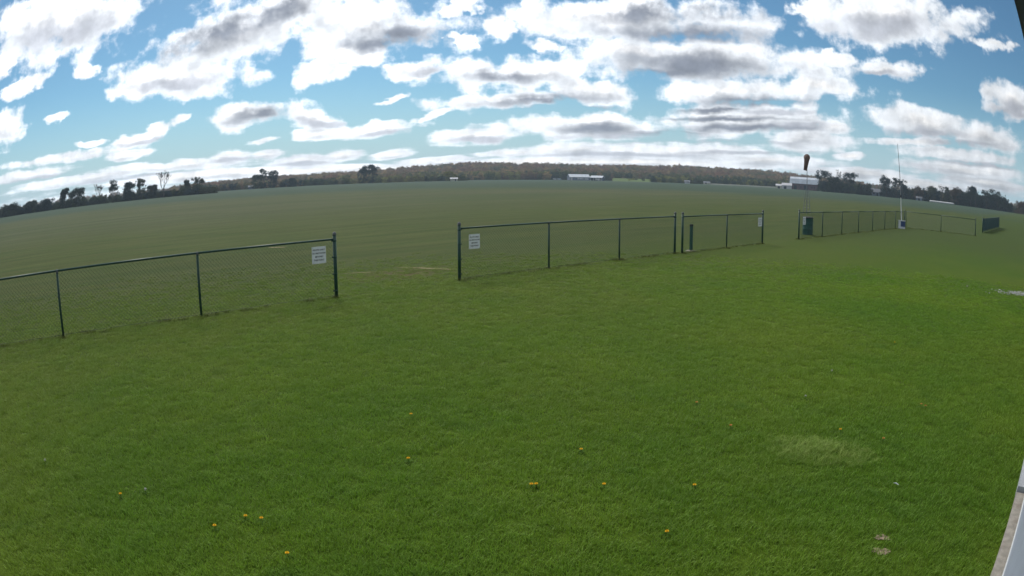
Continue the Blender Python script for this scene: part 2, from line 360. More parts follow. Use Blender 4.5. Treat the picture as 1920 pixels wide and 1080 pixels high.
def blade_mat(name, pale=False):
    m, n = new_mat(name)
    geo = n.node('ShaderNodeNewGeometry'); pos = geo.outputs['Position']
    z = n.sep(pos)[2]
    rnd = n.node('ShaderNodeObjectInfo').outputs['Random']
    if pale: col = n.mix(n.ss(n.noise(pos, 14, 3), 0.35, 0.65), (0.22, 0.34, 0.055, 1), (0.30, 0.40, 0.090, 1))
    else:
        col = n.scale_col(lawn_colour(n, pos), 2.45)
        col = n.mix(n.m('MULTIPLY', n.ss(n.noise(pos, 60, 2), 0.57, 0.70), 0.45), col, (0.22, 0.25, 0.07, 1))
    col = n.scale_col(col, n.m('ADD', 0.86, n.m('MULTIPLY', rnd, 0.28)))
    di = n.node('ShaderNodeBsdfPrincipled', {'Base Color': col, 'Roughness': 0.6}); di.inputs['Specular IOR Level'].default_value = 0.25
    tr = n.node('ShaderNodeBsdfTranslucent', {'Color': n.scale_col(col, 1.1)})
    mx = n.node('ShaderNodeMixShader', {0: 0.35}); n.l.new(di.outputs[0], mx.inputs[1]); n.l.new(tr.outputs[0], mx.inputs[2])
    finish(n, mx.outputs[0]); return m

def leaf_mat(name, col=None, var=0.3, instanced=False):
    m, n = new_mat(name)
    pos = n.node('ShaderNodeNewGeometry').outputs['Position']
    if instanced:
        base = n.node('ShaderNodeAttribute', attribute_type='INSTANCER', attribute_name='tint').outputs['Color']
    else:
        base = n.node('ShaderNodeRGB').outputs[0]; base.default_value = tuple(col)+(1,)
    f = n.noise(pos, 0.9, 4, 0.7)
    c = n.scale_col(base, n.ss(f, 0.3, 0.7, 1-var, 1+var))
    di = n.node('ShaderNodeBsdfDiffuse', {'Color': c}); tr = n.node('ShaderNodeBsdfTranslucent', {'Color': c})
    mx = n.node('ShaderNodeMixShader', {0: 0.3}); n.l.new(di.outputs[0], mx.inputs[1]); n.l.new(tr.outputs[0], mx.inputs[2])
    finish(n, mx.outputs[0]); return m

M = {}
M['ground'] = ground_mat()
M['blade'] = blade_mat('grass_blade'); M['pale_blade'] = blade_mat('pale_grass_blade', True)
M['olive_blade'] = simple('uncut_olive_grass', (0.175, 0.205, 0.065), 0.8, 0.3, 3, spec=0.1)
M['fence'] = simple('green_fence_paint', (0.013, 0.056, 0.042), 0.45, 0.25, 9, dirt=(0.028, 0.062, 0.05))
M['wire'] = simple('green_coated_wire', (0.018, 0.045, 0.036), 0.5, 0.2, 9)
M['cap'] = simple('grey_cap', (0.10, 0.11, 0.12), 0.5, 0.2, 20)
M['sign'] = simple('white_sign_face', (0.74, 0.76, 0.80), 0.5, 0.05, 5, dirt=(0.62, 0.64, 0.67))
M['ink'] = simple('black_lettering', (0.025, 0.027, 0.034), 0.6, 0.1, 10)
M['drum'] = simple('dark_green_drum_paint', (0.014, 0.075, 0.066), 0.5, 0.25, 4, dirt=(0.03, 0.07, 0.06))
M['black'] = simple('black_plastic', (0.018, 0.020, 0.024), 0.5, 0.2, 8)
M['marker'] = simple('green_marker_plastic', (0.016, 0.075, 0.056), 0.5, 0.2, 8)
M['steel'] = simple('weathered_galvanised_steel', (0.20, 0.21, 0.23), 0.5, 0.2, 6, metal=0.2)
M['white_pole'] = simple('white_fibreglass', (0.62, 0.63, 0.64), 0.45, 0.08, 4)
M['tub_white'] = simple('white_tub', (0.66, 0.68, 0.72), 0.5, 0.08, 5, dirt=(0.45, 0.46, 0.48))
M['tub_blue'] = simple('blue_panel', (0.035, 0.065, 0.17), 0.5, 0.15, 5)
M['sock'] = simple('faded_orange_windsock_cloth', (0.105, 0.066, 0.055), 0.85, 0.25, 5, dirt=(0.07, 0.05, 0.046))
M['soil'] = simple('dry_soil', (0.25, 0.205, 0.14), 0.95, 0.35, 22, bump=0.6, spec=0.03)
M['dry_grass'] = simple('dry_trodden_grass', (0.23, 0.20, 0.115), 0.95, 0.4, 9, bump=0.4, spec=0.03)
M['gravel'] = simple('pale_gravel_stone', (0.34, 0.34, 0.34), 0.9, 0.5, 3)
M['concrete'] = simple('tan_concrete', (0.28, 0.26, 0.225), 0.9, 0.2, 14, dirt=(0.22, 0.19, 0.16), bump=0.3)
M['slab'] = simple('pale_concrete', (0.32, 0.34, 0.36), 0.9, 0.15, 12, dirt=(0.33, 0.34, 0.36), bump=0.3)
M['siding'] = simple('blue_grey_siding', (0.25, 0.28, 0.35), 0.55, 0.08, 3)
M['trim'] = simple('white_trim', (0.60, 0.62, 0.64), 0.5, 0.06, 5)
M['fascia'] = simple('dark_navy_fascia', (0.012, 0.012, 0.035), 0.5, 0.2, 4)
M['soffit'] = simple('grey_soffit', (0.62, 0.62, 0.56), 0.7, 0.08, 4)
M['bark'] = simple('bark', (0.055, 0.048, 0.042), 0.9, 0.3, 2.0)
M['roof_white'] = simple('pale_metal_roof', (0.46, 0.51, 0.57), 0.6, 0.1, 0.4, dirt=(0.36, 0.40, 0.45))
M['barn_red'] = simple('faded_red_barn_boards', (0.115, 0.065, 0.075), 0.85, 0.3, 0.5)
M['dark_wall'] = simple('dark_blue_gable', (0.05, 0.07, 0.12), 0.8, 0.2, 0.5)
M['farm_white'] = simple('white_farm_wall', (0.50, 0.50, 0.52), 0.7, 0.12, 0.5)
M['farm_blue'] = simple('blue_grey_farm_wall', (0.14, 0.17, 0.23), 0.7, 0.2, 0.5)
M['glass'] = simple('dark_window_glass', (0.03, 0.035, 0.045), 0.15, 0.1, 1)
M['plastic_wrap'] = simple('white_silage_plastic', (0.32, 0.34, 0.36), 0.4, 0.1, 1)
M['cream'] = simple('cream_boards', (0.45, 0.45, 0.36), 0.8, 0.15, 0.6)
M['wood_leaf'] = leaf_mat('woodland_foliage', instanced=True)
M['petal_yellow'] = simple('dandelion_yellow', (0.70, 0.40, 0.012), 0.8, 0.15, 60, spec=0.1)
M['petal_orange'] = simple('faded_dandelion_orange', (0.55, 0.23, 0.03), 0.7, 0.2, 60)
M['seed_white'] = simple('dandelion_seed_white', (0.40, 0.41, 0.35), 0.8, 0.1, 60)
M['stem'] = simple('dandelion_stem', (0.060, 0.120, 0.02), 0.9, 0.2, 30, spec=0.05)
M['meadow'] = simple('bright_far_meadow', (0.10, 0.14, 0.05), 0.95, 0.15, 0.05, spec=0.03)
M['hill'] = simple('wooded_hill_floor', (0.055, 0.055, 0.035), 0.95, 0.25, 0.05, spec=0.03)
M['screen'] = simple('teal_windscreen_cloth', (0.034, 0.150, 0.165), 0.8, 0.2, 3)
M['ditch'] = simple('dark_rank_grass', (0.045, 0.072, 0.040), 0.95, 0.25, 0.6, spec=0.03)
M['grey_roof'] = simple('grey_shingle_roof', (0.17, 0.18, 0.20), 0.95, 0.15, 0.6)
M['road'] = simple('pale_farm_lane', (0.13, 0.14, 0.12), 0.95, 0.2, 0.1, spec=0.03)

# ------------------------------------------------------------------ ground, hill, far strips
g = MB()
NG = 24; S = 1250.0
xs = [-S + 2*S*i/NG for i in range(NG+1)]
for j in xs:
    for i in xs: g.v.append((i, j, 0.0))
for j in range(NG):
    for i in range(NG):
        a = j*(NG+1)+i; g.f.append((a, a+1, a+NG+2, a+NG+1))
tag(g.build('ground', M['ground']), 'mown green lawn running out into a wide flat grass field', kind='structure')

CREST = [(-60, 0.25), (-32, 0.32), (-28, 0.45), (-22, 0.72), (-14, 0.80), (-10, 1.00), (-7, 1.20), (-3.6, 1.36), (1.8, 1.25), (7.7, 1.18), (12, 1.24), (15.6, 1.30), (20.3, 1.25), (24.2, 1.14), (27, 1.0), (30, 0.85), (35, 0.72), (42, 0.62), (60, 0.4)]
def crest(a): return float(np.interp(a, [c_[0] for c_ in CREST], [c_[1] for c_ in CREST]))
def hill_z(a, r):
    top = max(0.3, 2.415 + 1000*math.tan(R(crest(a))) - 9.5)
    t = min(1.0, max(0.0, (r-640)/360.0)); t = t*t*(3-2*t)
    return top*t - max(0.0, (r-1010))*0.04
hl = MB(); NA, NR = 70, 10
for i in range(NA+1):
    a = -58 + 116*i/NA
    for j in range(NR+1):
        r = 630 + 450*j/NR; p = polar(a, r, max(0.02, hill_z(a, r)) if j else -0.3); hl.v.append(tuple(p))
for i in range(NA):
    for j in range(NR):
        b = i*(NR+1)+j; hl.f.append((b, b+NR+1, b+NR+2, b+1))
tag(hl.build('hill', M['hill'], smooth=True), 'long low wooded hill behind the field', kind='structure')

def strip(name, label, a0, a1, r0, r1, z0, z1, mat):
    s_ = MB(); n_ = 16
    for i in range(n_+1):
        a = a0+(a1-a0)*i/n_; wob = 1+0.006*math.sin(i*1.7)
        s_.v += [tuple(polar(a, r0*wob, z0)), tuple(polar(a, r1*wob, z1))]
    for i in range(n_): b = 2*i; s_.f.append((b, b+2, b+3, b+1))
    return tag(s_.build(name, mat), label, kind='structure')
strip('meadow', 'strip of bright green meadow sloping up to the woods right of the white farm', 8.6, 14.2, 575, 640, 0.02, 2.6, M['meadow'])
strip('ditch', 'dark line of rank grass crossing the field at the right', 31.5, 49.5, 143, 150, 0.012, 0.016, M['ditch'])
strip('farm_lane', 'pale farm lane along the far field edge towards the red barn', 16.5, 23.5, 548, 566, 0.02, 0.9, M['road'])

# worn sandy streaks beyond the fence gap and bare spots in the lawn
def patch(name, label, cx, cy, rx, ry, rz, mat, seed, z=0.006, n_=26):
    r_ = random.Random(seed); p = MB(); vs = [(0, 0, 0.004)]
    for k in range(n_):
        a = 2*math.pi*k/n_; q = 1 + r_.uniform(-0.3, 0.25)
        vs.append((rx*q*math.cos(a), ry*q*math.sin(a), 0))
    p.add(vs, [(0, k+1, (k+1) % n_+1) for k in range(n_)])
    o = p.build(name, mat); o.location = (cx, cy, z); o.rotation_euler = (0, 0, rz)
    return tag(o, label, kind='structure')
patch('worn_ground', 'thin pale sandy streak just past the fence gap on the right', -2.35, 17.72, 0.85, 0.09, -0.28, M['dry_grass'], 1)
patch('worn_ground', 'short pale end of the sandy streak nearest the right gap post', -1.75, 17.52, 0.32, 0.05, -0.35, M['dry_grass'], 6)
patch('worn_ground', 'thin pale sandy streak just past the fence gap on the left', -3.85, 16.97, 0.52, 0.05, 0.27, M['dry_grass'], 2)
patch('worn_ground', 'small pale worn spot in the field beyond the left fence', -8.9, 24.0, 0.40, 0.16, 0.1, M['dry_grass'], 3)
patch('bare_soil', 'upper of two bare brown soil spots in the lawn by the building', 2.685, 3.425, 0.075, 0.042, -0.6, M['soil'], 4)
patch('bare_soil', 'lower of two bare brown soil spots in the lawn by the building', 2.570, 3.245, 0.080, 0.048, -0.6, M['soil'], 5)
# ------------------------------------------------------------------ instancing helper (only for masses nobody could count)
def scatter(name, pts, scl, rot, idx, protos, tint=None):
    me = bpy.data.meshes.new(name); me.from_pydata([tuple(p) for p in pts], [], [])
    a = me.attributes.new('scl', 'FLOAT_VECTOR', 'POINT'); a.data.foreach_set('vector', np.asarray(scl, np.float32).ravel())
    a = me.attributes.new('rot', 'FLOAT_VECTOR', 'POINT'); a.data.foreach_set('vector', np.asarray(rot, np.float32).ravel())
    a = me.attributes.new('idx', 'INT', 'POINT'); a.data.foreach_set('value', np.asarray(idx, np.int32))
    if tint is not None:
        a = me.attributes.new('tint', 'FLOAT_COLOR', 'POINT'); a.data.foreach_set('color', np.c_[np.asarray(tint), np.ones(len(tint))].astype(np.float32).ravel())
    o = bpy.data.objects.new(name, me); COL.objects.link(o)
    pc = bpy.data.collections.new(name+'_shapes')
    for p in protos: pc.objects.link(p)
    ng = bpy.data.node_groups.new(name, 'GeometryNodeTree')
    ng.interface.new_socket('Geometry', in_out='INPUT', socket_type='NodeSocketGeometry')
    ng.interface.new_socket('Geometry', in_out='OUTPUT', socket_type='NodeSocketGeometry')
    gi = ng.nodes.new('NodeGroupInput'); go = ng.nodes.new('NodeGroupOutput')
    ip = ng.nodes.new('GeometryNodeInstanceOnPoints'); ci = ng.nodes.new('GeometryNodeCollectionInfo')
    ci.inputs[0].default_value = pc; ci.inputs['Separate Children'].default_value = True; ci.inputs['Reset Children'].default_value = True
    def named(nm, dt):
        n = ng.nodes.new('GeometryNodeInputNamedAttribute'); n.data_type = dt; n.inputs[0].default_value = nm; return n.outputs[0]
    ng.links.new(gi.outputs[0], ip.inputs['Points']); ng.links.new(ci.outputs[0], ip.inputs['Instance'])
    ip.inputs['Pick Instance'].default_value = True
    ng.links.new(named('idx', 'INT'), ip.inputs['Instance Index'])
    ng.links.new(named('rot', 'FLOAT_VECTOR'), ip.inputs['Rotation'])
    ng.links.new(named('scl', 'FLOAT_VECTOR'), ip.inputs['Scale'])
    ng.links.new(ip.outputs[0], go.inputs[0])
    md = o.modifiers.new('scatter', 'NODES'); md.node_group = ng
    return o

# ------------------------------------------------------------------ trees
def branch_skeleton(seed, height, spread, levels, up=0.55, trunk=0.35):
    r_ = random.Random(seed); segs = []; tips = []
    def grow(p, dirv, ln, rad, lev):
        n_ = 3; q = Vector(p); dv = Vector(dirv); path = [q.copy()]
        for i in range(n_):
            dv = (dv + Vector((r_.uniform(-.22, .22), r_.uniform(-.22, .22), r_.uniform(-.02, .16)))).normalized()
            q = q + dv*ln/n_; path.append(q.copy())
        segs.append((path, rad, rad*0.55, lev))
        if lev >= levels: tips.append(q.copy()); return
        k = r_.choice((3, 3, 4)) if lev < 2 else r_.choice((2, 3))
        for i in range(k):
            a = r_.uniform(0, 2*math.pi); side = Vector((math.cos(a), math.sin(a), 0))
            nd = (dv*up + side*r_.uniform(0.35, 0.8)*spread + Vector((0, 0, 0.25))).normalized()
            st = path[-1] if i < 2 else path[2]
            grow(st, nd, ln*r_.uniform(0.58, 0.8), rad*0.55, lev+1)
    grow((0, 0, -0.1), (r_.uniform(-.05, .05), r_.uniform(-.05, .05), 1), height*trunk, height*0.026, 0)
    return segs, tips

def fit(segs, tips, height, width):
    zt = max(max(p.z for p in s_[0]) for s_ in segs); wt_ = max(max(math.hypot(p.x, p.y) for p in s_[0]) for s_ in segs)
    kz = height/zt; kx = (width/2)/max(wt_, 0.1)
    f_ = lambda p: Vector((p.x*kx, p.y*kx, p.z*kz))
    return [([f_(p) for p in s_[0]], s_[1], s_[2], s_[3]) for s_ in segs], [f_(p) for p in tips]

def cards(centres, radii, count, size, rs, squash=0.8):
    """leaf sprays: small bent quads spread through clump volumes, returned as arrays"""
    centres = np.asarray(centres, float); radii = np.asarray(radii, float)
    pr = radii**2; pick = rs.choice(len(centres), count, p=pr/pr.sum())
    dv = rs.normal(size=(count, 3)); dv /= np.linalg.norm(dv, axis=1)[:, None]
    rad = rs.random(count)**0.45
    pos = centres[pick] + dv*(rad*radii[pick])[:, None]*np.array([1, 1, squash])
    u = rs.normal(size=(count, 3)); u /= np.linalg.norm(u, axis=1)[:, None]
    t = rs.normal(size=(count, 3)); vv = np.cross(u, t); vv /= np.linalg.norm(vv, axis=1)[:, None]
    s_ = size*rs.uniform(0.6, 1.4, count)[:, None]
    a = pos - u*s_; b = pos + vv*s_*0.55 + np.cross(u, vv)*s_*0.2; c_ = pos + u*s_; d_ = pos - vv*s_*0.55 + np.cross(u, vv)*s_*0.2
    return np.stack([a, b, c_, d_], 1).reshape(-1, 3)

def card_mesh(name, verts, mat):
    me = bpy.data.meshes.new(name); n_ = len(verts)//4
    me.vertices.add(len(verts)); me.vertices.foreach_set('co', verts.astype(np.float32).ravel())
    me.loops.add(n_*4); me.loops.foreach_set('vertex_index', np.arange(n_*4, dtype=np.int32))
    me.polygons.add(n_); me.polygons.foreach_set('loop_start', np.arange(0, n_*4, 4, dtype=np.int32)); me.polygons.foreach_set('loop_total', np.full(n_, 4, np.int32))
    me.update(calc_edges=True); me.materials.append(mat)
    return me

LEAFM = {}
def leaves(col):
    k = tuple(col)
    if k not in LEAFM: LEAFM[k] = leaf_mat('foliage', col)
    return LEAFM[k]

def tree(name, label, a, dist, h, wd, kind, col, seed, cat='tree', group=None):
    rs = np.random.default_rng(seed)
    root = empty(name, polar(a, dist, 0), rs.uniform(0, 6.28))
    tag(root, label, cat, group)
    if kind == 'conifer':
        tm = MB(); tm.tube([(0, 0, -0.1), (0, 0, h*0.96)], [h*0.02, h*0.004], 6); tm.build('trunk', M['bark'], root)
        cs, rr = [], []
        lv = 16
        for i in range(lv):
            z = h*(0.08+0.9*i/lv); rd = wd*0.5*(1-(i/lv)**1.15)*rs.uniform(0.75, 1.1)+0.15
            k = max(3, int(7*rd/(wd*0.5)))
            for j in range(k):
                an = rs.uniform(0, 6.28); q = rs.uniform(0.3, 0.8)*rd
                cs.append((q*math.cos(an), q*math.sin(an), z-0.12*q)); rr.append(max(0.25, rd*0.42))
        vs = cards(cs, rr, 1500, 0.32, rs, 0.55)
    else:
        lev = 5 if kind == 'bare' else 4
        segs, tips = branch_skeleton(seed, h, 1.0 if kind != 'column' else 0.45, lev, up=0.6 if kind != 'column' else 1.1, trunk={'bare': 0.34, 'column': 0.2, 'bush': 0.12}.get(kind, 0.24))
        segs, tips = fit(segs, tips, h*(0.98 if kind == 'bare' else 0.94), wd*(1.05 if kind == 'bare' else 1.18))
        tm = MB()
        for path, r0, r1, lv in segs:
            if kind != 'bare' and lv > 3: continue
            mn = 0.035 if kind == 'bare' else 0.03
            tm.tube(path, [max(mn, r0*(1-t)+r1*t) for t in np.linspace(0, 1, len(path))], 6 if lv < 2 else 4, caps=False)
        tm.build('trunk', M['bark'], root)
        zs = [t for t in tips if t.z > h*0.15]
        sel = [zs[i] for i in rs.choice(len(zs), min(len(zs), {'bare': 30, 'sparse': 46}.get(kind, 70)), replace=False)]
        lo, fill = {'bush': (0.06, 60), 'full': (0.05, 64), 'column': (0.06, 34), 'sparse': (0.08, 30), 'bare': (0.3, 0)}[kind]
        for _ in range(fill):                                            # inner clumps, an uneven rounded volume
            zz = rs.uniform(lo, 0.92); wmax = wd*0.5*math.sin(math.pi*min(1, max(0.2, 0.12+0.88*(zz-lo*0.4)/(1.02-lo*0.4))))**0.6
            an = rs.uniform(0, 6.28); q = wmax*0.95*math.sqrt(rs.random()); sel.append(Vector((q*math.cos(an), q*math.sin(an), zz*h)))
        cr = {'bare': 0.5, 'sparse': 0.95}.get(kind, 1.25)*(wd/9.0)**0.5
        vs = cards([tuple(t) for t in sel], [cr*rs.uniform(0.55, 1.4) for _ in sel], {'bare': 320, 'sparse': 1900}.get(kind, 3600), {'bare': 0.20, 'sparse': 0.27}.get(kind, 0.30), rs)
    o = bpy.data.objects.new('crown', card_mesh('crown', vs, leaves(col))); COL.objects.link(o); o.parent = root
    return root

DK = (0.038, 0.052, 0.040); OL = (0.066, 0.074, 0.042); BR = (0.105, 0.080, 0.058); BG = (0.034, 0.052, 0.054); YG = (0.17, 0.165, 0.05); GR = (0.046, 0.062, 0.034)
LG = 'trees of the left field edge'; RG = 'trees of the right field edge'; MG = 'trees along the middle field edge'
TREES = [
 ('broadleaf_tree', 'dark bushy tree at the far left edge of the picture', -46.72, 330, 5.8, 13.0, 'bush', DK, LG),
 ('broadleaf_tree', 'small dark tree, second from the left picture edge', -44.21, 330, 5.7, 8.8, 'bush', DK, LG),
 ('broadleaf_tree', 'small dark tree, third from the left picture edge', -42.81, 330, 5.6, 8.7, 'bush', BG, LG),
 ('broadleaf_tree', 'narrow upright dark tree left of a round one, far left hedgerow', -40.69, 325, 9.7, 5.1, 'column', DK, LG),
 ('broadleaf_tree', 'broad round dark tree beside a narrow one, far left hedgerow', -39.24, 325, 9.1, 10.1, 'full', DK, LG),
 ('broadleaf_tree', 'thin bare tree between two dark trees in the left hedgerow', -37.21, 340, 10.1, 6.4, 'bare', BR, LG),
 ('broadleaf_tree', 'crooked dark tree with lopsided crown in the left hedgerow', -35.71, 325, 11.1, 7.3, 'sparse', DK, LG),
 ('broadleaf_tree', 'round dark tree right of the crooked one, left hedgerow', -34.17, 325, 9.2, 6.6, 'full', BG, LG),
 ('broadleaf_tree', 'half bare tree with wispy top left of the tall bare tree', -32.91, 330, 10.8, 5.8, 'sparse', OL, LG),
 ('broadleaf_tree', 'short dark tree just left of the tall bare tree', -31.78, 335, 6.6, 4.6, 'full', DK, LG),
 ('broadleaf_tree', 'tallest bare tree of the left hedgerow with open spreading branches', -30.70, 320, 12.8, 9.4, 'bare', BR, LG),
 ('broadleaf_tree', 'slim dark tree right of the tall bare tree', -28.47, 345, 7.9, 3.5, 'column', DK, LG),
 ('broadleaf_tree', 'spreading tree at the right end of the left hedgerow', -27.62, 345, 9.2, 7.4, 'sparse', OL, LG),
 ('broadleaf_tree', 'domed olive tree at the left of the three-tree clump', -22.09, 470, 10.1, 10.3, 'full', GR, MG),
 ('broadleaf_tree', 'tall wispy half bare tree in the middle of the three-tree clump', -21.51, 470, 14.4, 7.9, 'sparse', DK, MG),
 ('broadleaf_tree', 'dense dark tree at the right of the three-tree clump', -20.70, 465, 12.4, 10.1, 'full', BG, MG),
 ('broadleaf_tree', 'low dark tree alone right of the three-tree clump', -18.94, 480, 6.2, 7.1, 'bush', DK, MG),
 ('conifer_tree', 'big dark blocky tree standing above the woods left of the hill, left half', -12.75, 490, 13.2, 8.5, 'full', BG, MG),
 ('conifer_tree', 'big dark blocky tree standing above the woods left of the hill, right half', -11.95, 492, 14.0, 8.5, 'full', BG, MG),
 ('broadleaf_tree', 'yellow-green spring tree beside the small cream shed', -5.20, 502, 7.4, 10.5, 'bush', YG, MG),
 ('broadleaf_tree', 'round dark tree directly right of the red barn', 27.37, 470, 15.1, 12.0, 'full', BG, RG),
 ('broadleaf_tree', 'dark tree with flat top second right of the red barn', 28.32, 460, 11.3, 9.7, 'full', DK, RG),
 ('broadleaf_tree', 'bare topped tree rising behind the dark trees by the barn', 28.87, 475, 17.3, 7.5, 'bare', OL, RG),
 ('broadleaf_tree', 'large dark sloping tree left of the conifer pair', 29.63, 455, 14.2, 12.1, 'full', BG, RG),
 ('conifer_tree', 'dark pointed conifer, left of the pair by the farmhouse', 30.74, 450, 9.6, 6.8, 'conifer', DK, RG),
 ('conifer_tree', 'dark pointed conifer, right of the pair by the farmhouse', 31.46, 450, 9.0, 6.0, 'conifer', DK, RG),
 ('broadleaf_tree', 'round topped dark tree left of the white mast', 33.27, 450, 14.5, 11.5, 'full', BG, RG),
 ('broadleaf_tree', 'dark tree with light gaps just left of the white mast', 34.27, 450, 14.4, 8.3, 'sparse', DK, RG),
 ('broadleaf_tree', 'dark tree with light gaps behind and right of the white mast', 34.95, 455, 13.4, 10.1, 'sparse', BG, RG),
 ('broadleaf_tree', 'low brownish tree, first right of the trees behind the white mast', 36.50, 450, 9.2, 9.3, 'full', BR, RG),
 ('broadleaf_tree', 'brownish tree behind the left end of the white silage bag', 37.74, 455, 10.5, 9.5, 'full', OL, RG),
 ('broadleaf_tree', 'thin bare tree above the white silage bag', 38.84, 455, 12.8, 6.1, 'bare', BR, RG),
 ('broadleaf_tree', 'wispy tree right of the bare one above the silage bag', 39.51, 460, 12.0, 7.1, 'sparse', OL, RG),
 ('broadleaf_tree', 'round brownish tree at the right end of the silage bag', 40.34, 445, 11.6, 9.6, 'full', BR, RG),
 ('broadleaf_tree', 'dark upright tree, tallest left of the far right grove', 41.93, 445, 13.9, 8.0, 'full', DK, RG),
 ('broadleaf_tree', 'dark ragged tree in the middle of the far right grove', 42.51, 440, 13.9, 7.1, 'sparse', BG, RG),
 ('broadleaf_tree', 'half bare ragged tree in the far right grove', 43.66, 440, 13.1, 8.1, 'sparse', DK, RG),
 ('broadleaf_tree', 'big round dark tree closing the far right grove', 44.84, 435, 13.2, 13.0, 'full', DK, RG),
 ('broadleaf_tree', 'small low tree in the gap at the far right', 46.22, 440, 5.2, 5.6, 'bush', DK, RG),
 ('broadleaf_tree', 'brown bushy tree at the right picture edge', 47.38, 420, 7.8, 11.7, 'bush', BR, RG),
]
for i, (nm, lb, a, ds, hh, ww, kd, cl, gp) in enumerate(TREES):
    tree(nm, lb, a, ds, hh, ww, kd, cl, 100+i*7, group=gp)

# woods that read as one mass
def wood_proto(seed, flat_=1.0):
    rs = np.random.default_rng(seed); cs, rr = [], []
    for i in range(22):
        an = rs.uniform(0, 6.28); q = rs.uniform(0, 0.36); z = rs.uniform(0.25, 0.85)
        z = 0.25+(z-0.25)*(1-0.9*q*q/0.13*0.5); cs.append((q*math.cos(an), q*math.sin(an), z)); rr.append(rs.uniform(0.12, 0.2))
    for i in range(6):
        an = rs.uniform(0, 6.28); q = rs.uniform(0.1, 0.4); cs.append((q*math.cos(an), q*math.sin(an), 0.14)); rr.append(0.16)
    return bpy.data.objects.new('crown_shape', card_mesh('crown_shape', cards(cs, rr, 760, 0.042, rs, 0.85), M['wood_leaf']))
PROT = [wood_proto(900+i) for i in range(6)]
def belt(name, label, spec):
    P_, S_, R_, I_, T_ = [], [], [], [], []
    for (n_, a0, a1, r0, r1, h0, h1, wr, cols, hilly) in spec:
        for _ in range(n_):
            a = rng.uniform(a0, a1); r = rng.uniform(r0, r1); hh = rng.uniform(h0, h1)
            z = (max(0.0, hill_z(a, r)) if hilly else 0.0) - 0.4
            if hilly and r > 900 and rng.random() < 0.03: hh *= 1.15
            P_.append(polar(a, r, z)); ww = hh*wr*rng.uniform(0.8, 1.25); S_.append((ww, ww, hh)); R_.append((0, 0, rng.uniform(0, 6.28))); I_.append(int(rng.integers(0, 6)))
            ph = 0.5+0.5*math.sin(a*0.83+r*0.011)*math.cos(a*0.31-r*0.017+1.3)
            k_ = int(min(len(cols)-1, max(0, (ph+rng.normal()*0.22)*len(cols)))); c_ = np.array(cols[k_]); T_.append(c_*rng.uniform(0.75, 1.25))
    o = scatter(name, P_, S_, R_, I_, [p.copy() for p in PROT], T_)
    return tag(o, label, 'woodland', kind='stuff')
B1 = (0.240, 0.140, 0.085); B2 = (0.215, 0.150, 0.085); B3 = (0.150, 0.140, 0.070); B4 = (0.30, 0.215, 0.10); G1 = (0.088, 0.108, 0.045); G2 = (0.058, 0.076, 0.046); G3 = (0.215, 0.215, 0.070)
belt('woodland', 'brown and olive spring woods covering the long low hill', [
    (2300, -30, 31, 700, 1040, 9.5, 11.5, 1.15, (B1, B2, B4, B2, B3), True),
    (520, -15, 3, 620, 720, 8, 10, 1.1, (B2, B3, G3, B4, G1), True),
    (620, 2, 26, 640, 760, 8, 10, 1.1, (B3, G1, G2, B2, G1), True),
    (160, -30, -4, 585, 625, 5, 8.5, 1.05, (G3, B3, G1, B4), False),
    (150, 0, 8.2, 640, 670, 7, 10, 1.0, (G2, G1, G2), True),
    (170, 12, 24, 566, 600, 4.5, 7.5, 1.05, (G1, G2, G3, G1), False),
    (90, 10, 22, 600, 640, 2.5, 4.5, 1.3, (G1, G3), False),
    (320, 28, 60, 760, 1000, 8, 11, 1.0, (B2, B3, B1), True),
    (320, -60, -26, 760, 1000, 7, 10, 1.0, (B2, B3, B1), True)])
belt('hedgerow', 'dense dark hedgerow along the left edge of the field', [
    (240, -54, -33, 327, 345, 3.0, 5.0, 1.25, (G2, BG, DK, G2), False), (20, -48, -31.8, 336, 350, 5.0, 7.6, 0.9, (G2, DK, BG, OL), False), (8, -29.6, -27, 340, 350, 5.0, 7.0, 0.9, (G2, OL), False), (130, -33, -26, 335, 350, 2.8, 4.4, 1.35, (G2, BG, OL), False)])
belt('thicket', 'low brown and grey-green thicket along the middle field edge', [
    (150, -27.5, -18, 495, 525, 4.5, 6.8, 1.2, (G2, B3, B2, BG), False), (150, -20, -4, 508, 540, 3.6, 6.6, 1.2, (G2, G1, B3, G3), False)])
belt('grove', 'dark dense grove along the right edge of the field', [
    (60, 27.0, 31.8, 468, 490, 7, 9.5, 1.0, (BG, DK, G2), False), (36, 35, 46, 452, 470, 8.5, 12.5, 0.8, (BG, DK, OL), False), (40, 32.8, 35.5, 465, 480, 6, 8, 1.0, (BG, DK), False),
    (130, 35.3, 40.5, 470, 490, 7, 9.2, 1.0, (BG, DK, G2, B3), False), (150, 40.3, 46.0, 448, 470, 8, 11, 1.0, (BG, DK, DK), False), (40, 45.5, 52, 460, 480, 4, 6, 1.2, (G2, B3), False)])

# ------------------------------------------------------------------ far farm buildings
def quad_prism(mb, prof, x0, x1):
    """extrude a profile (y, z) along x"""
    n_ = len(prof); vs = [(x0, y, z) for y, z in prof] + [(x1, y, z) for y, z in prof]
    fs = [tuple(range(n_-1, -1, -1)), tuple(range(n_, 2*n_))] + [(i, (i+1) % n_, n_+(i+1) % n_, n_+i) for i in range(n_)]
    mb.add(vs, fs)

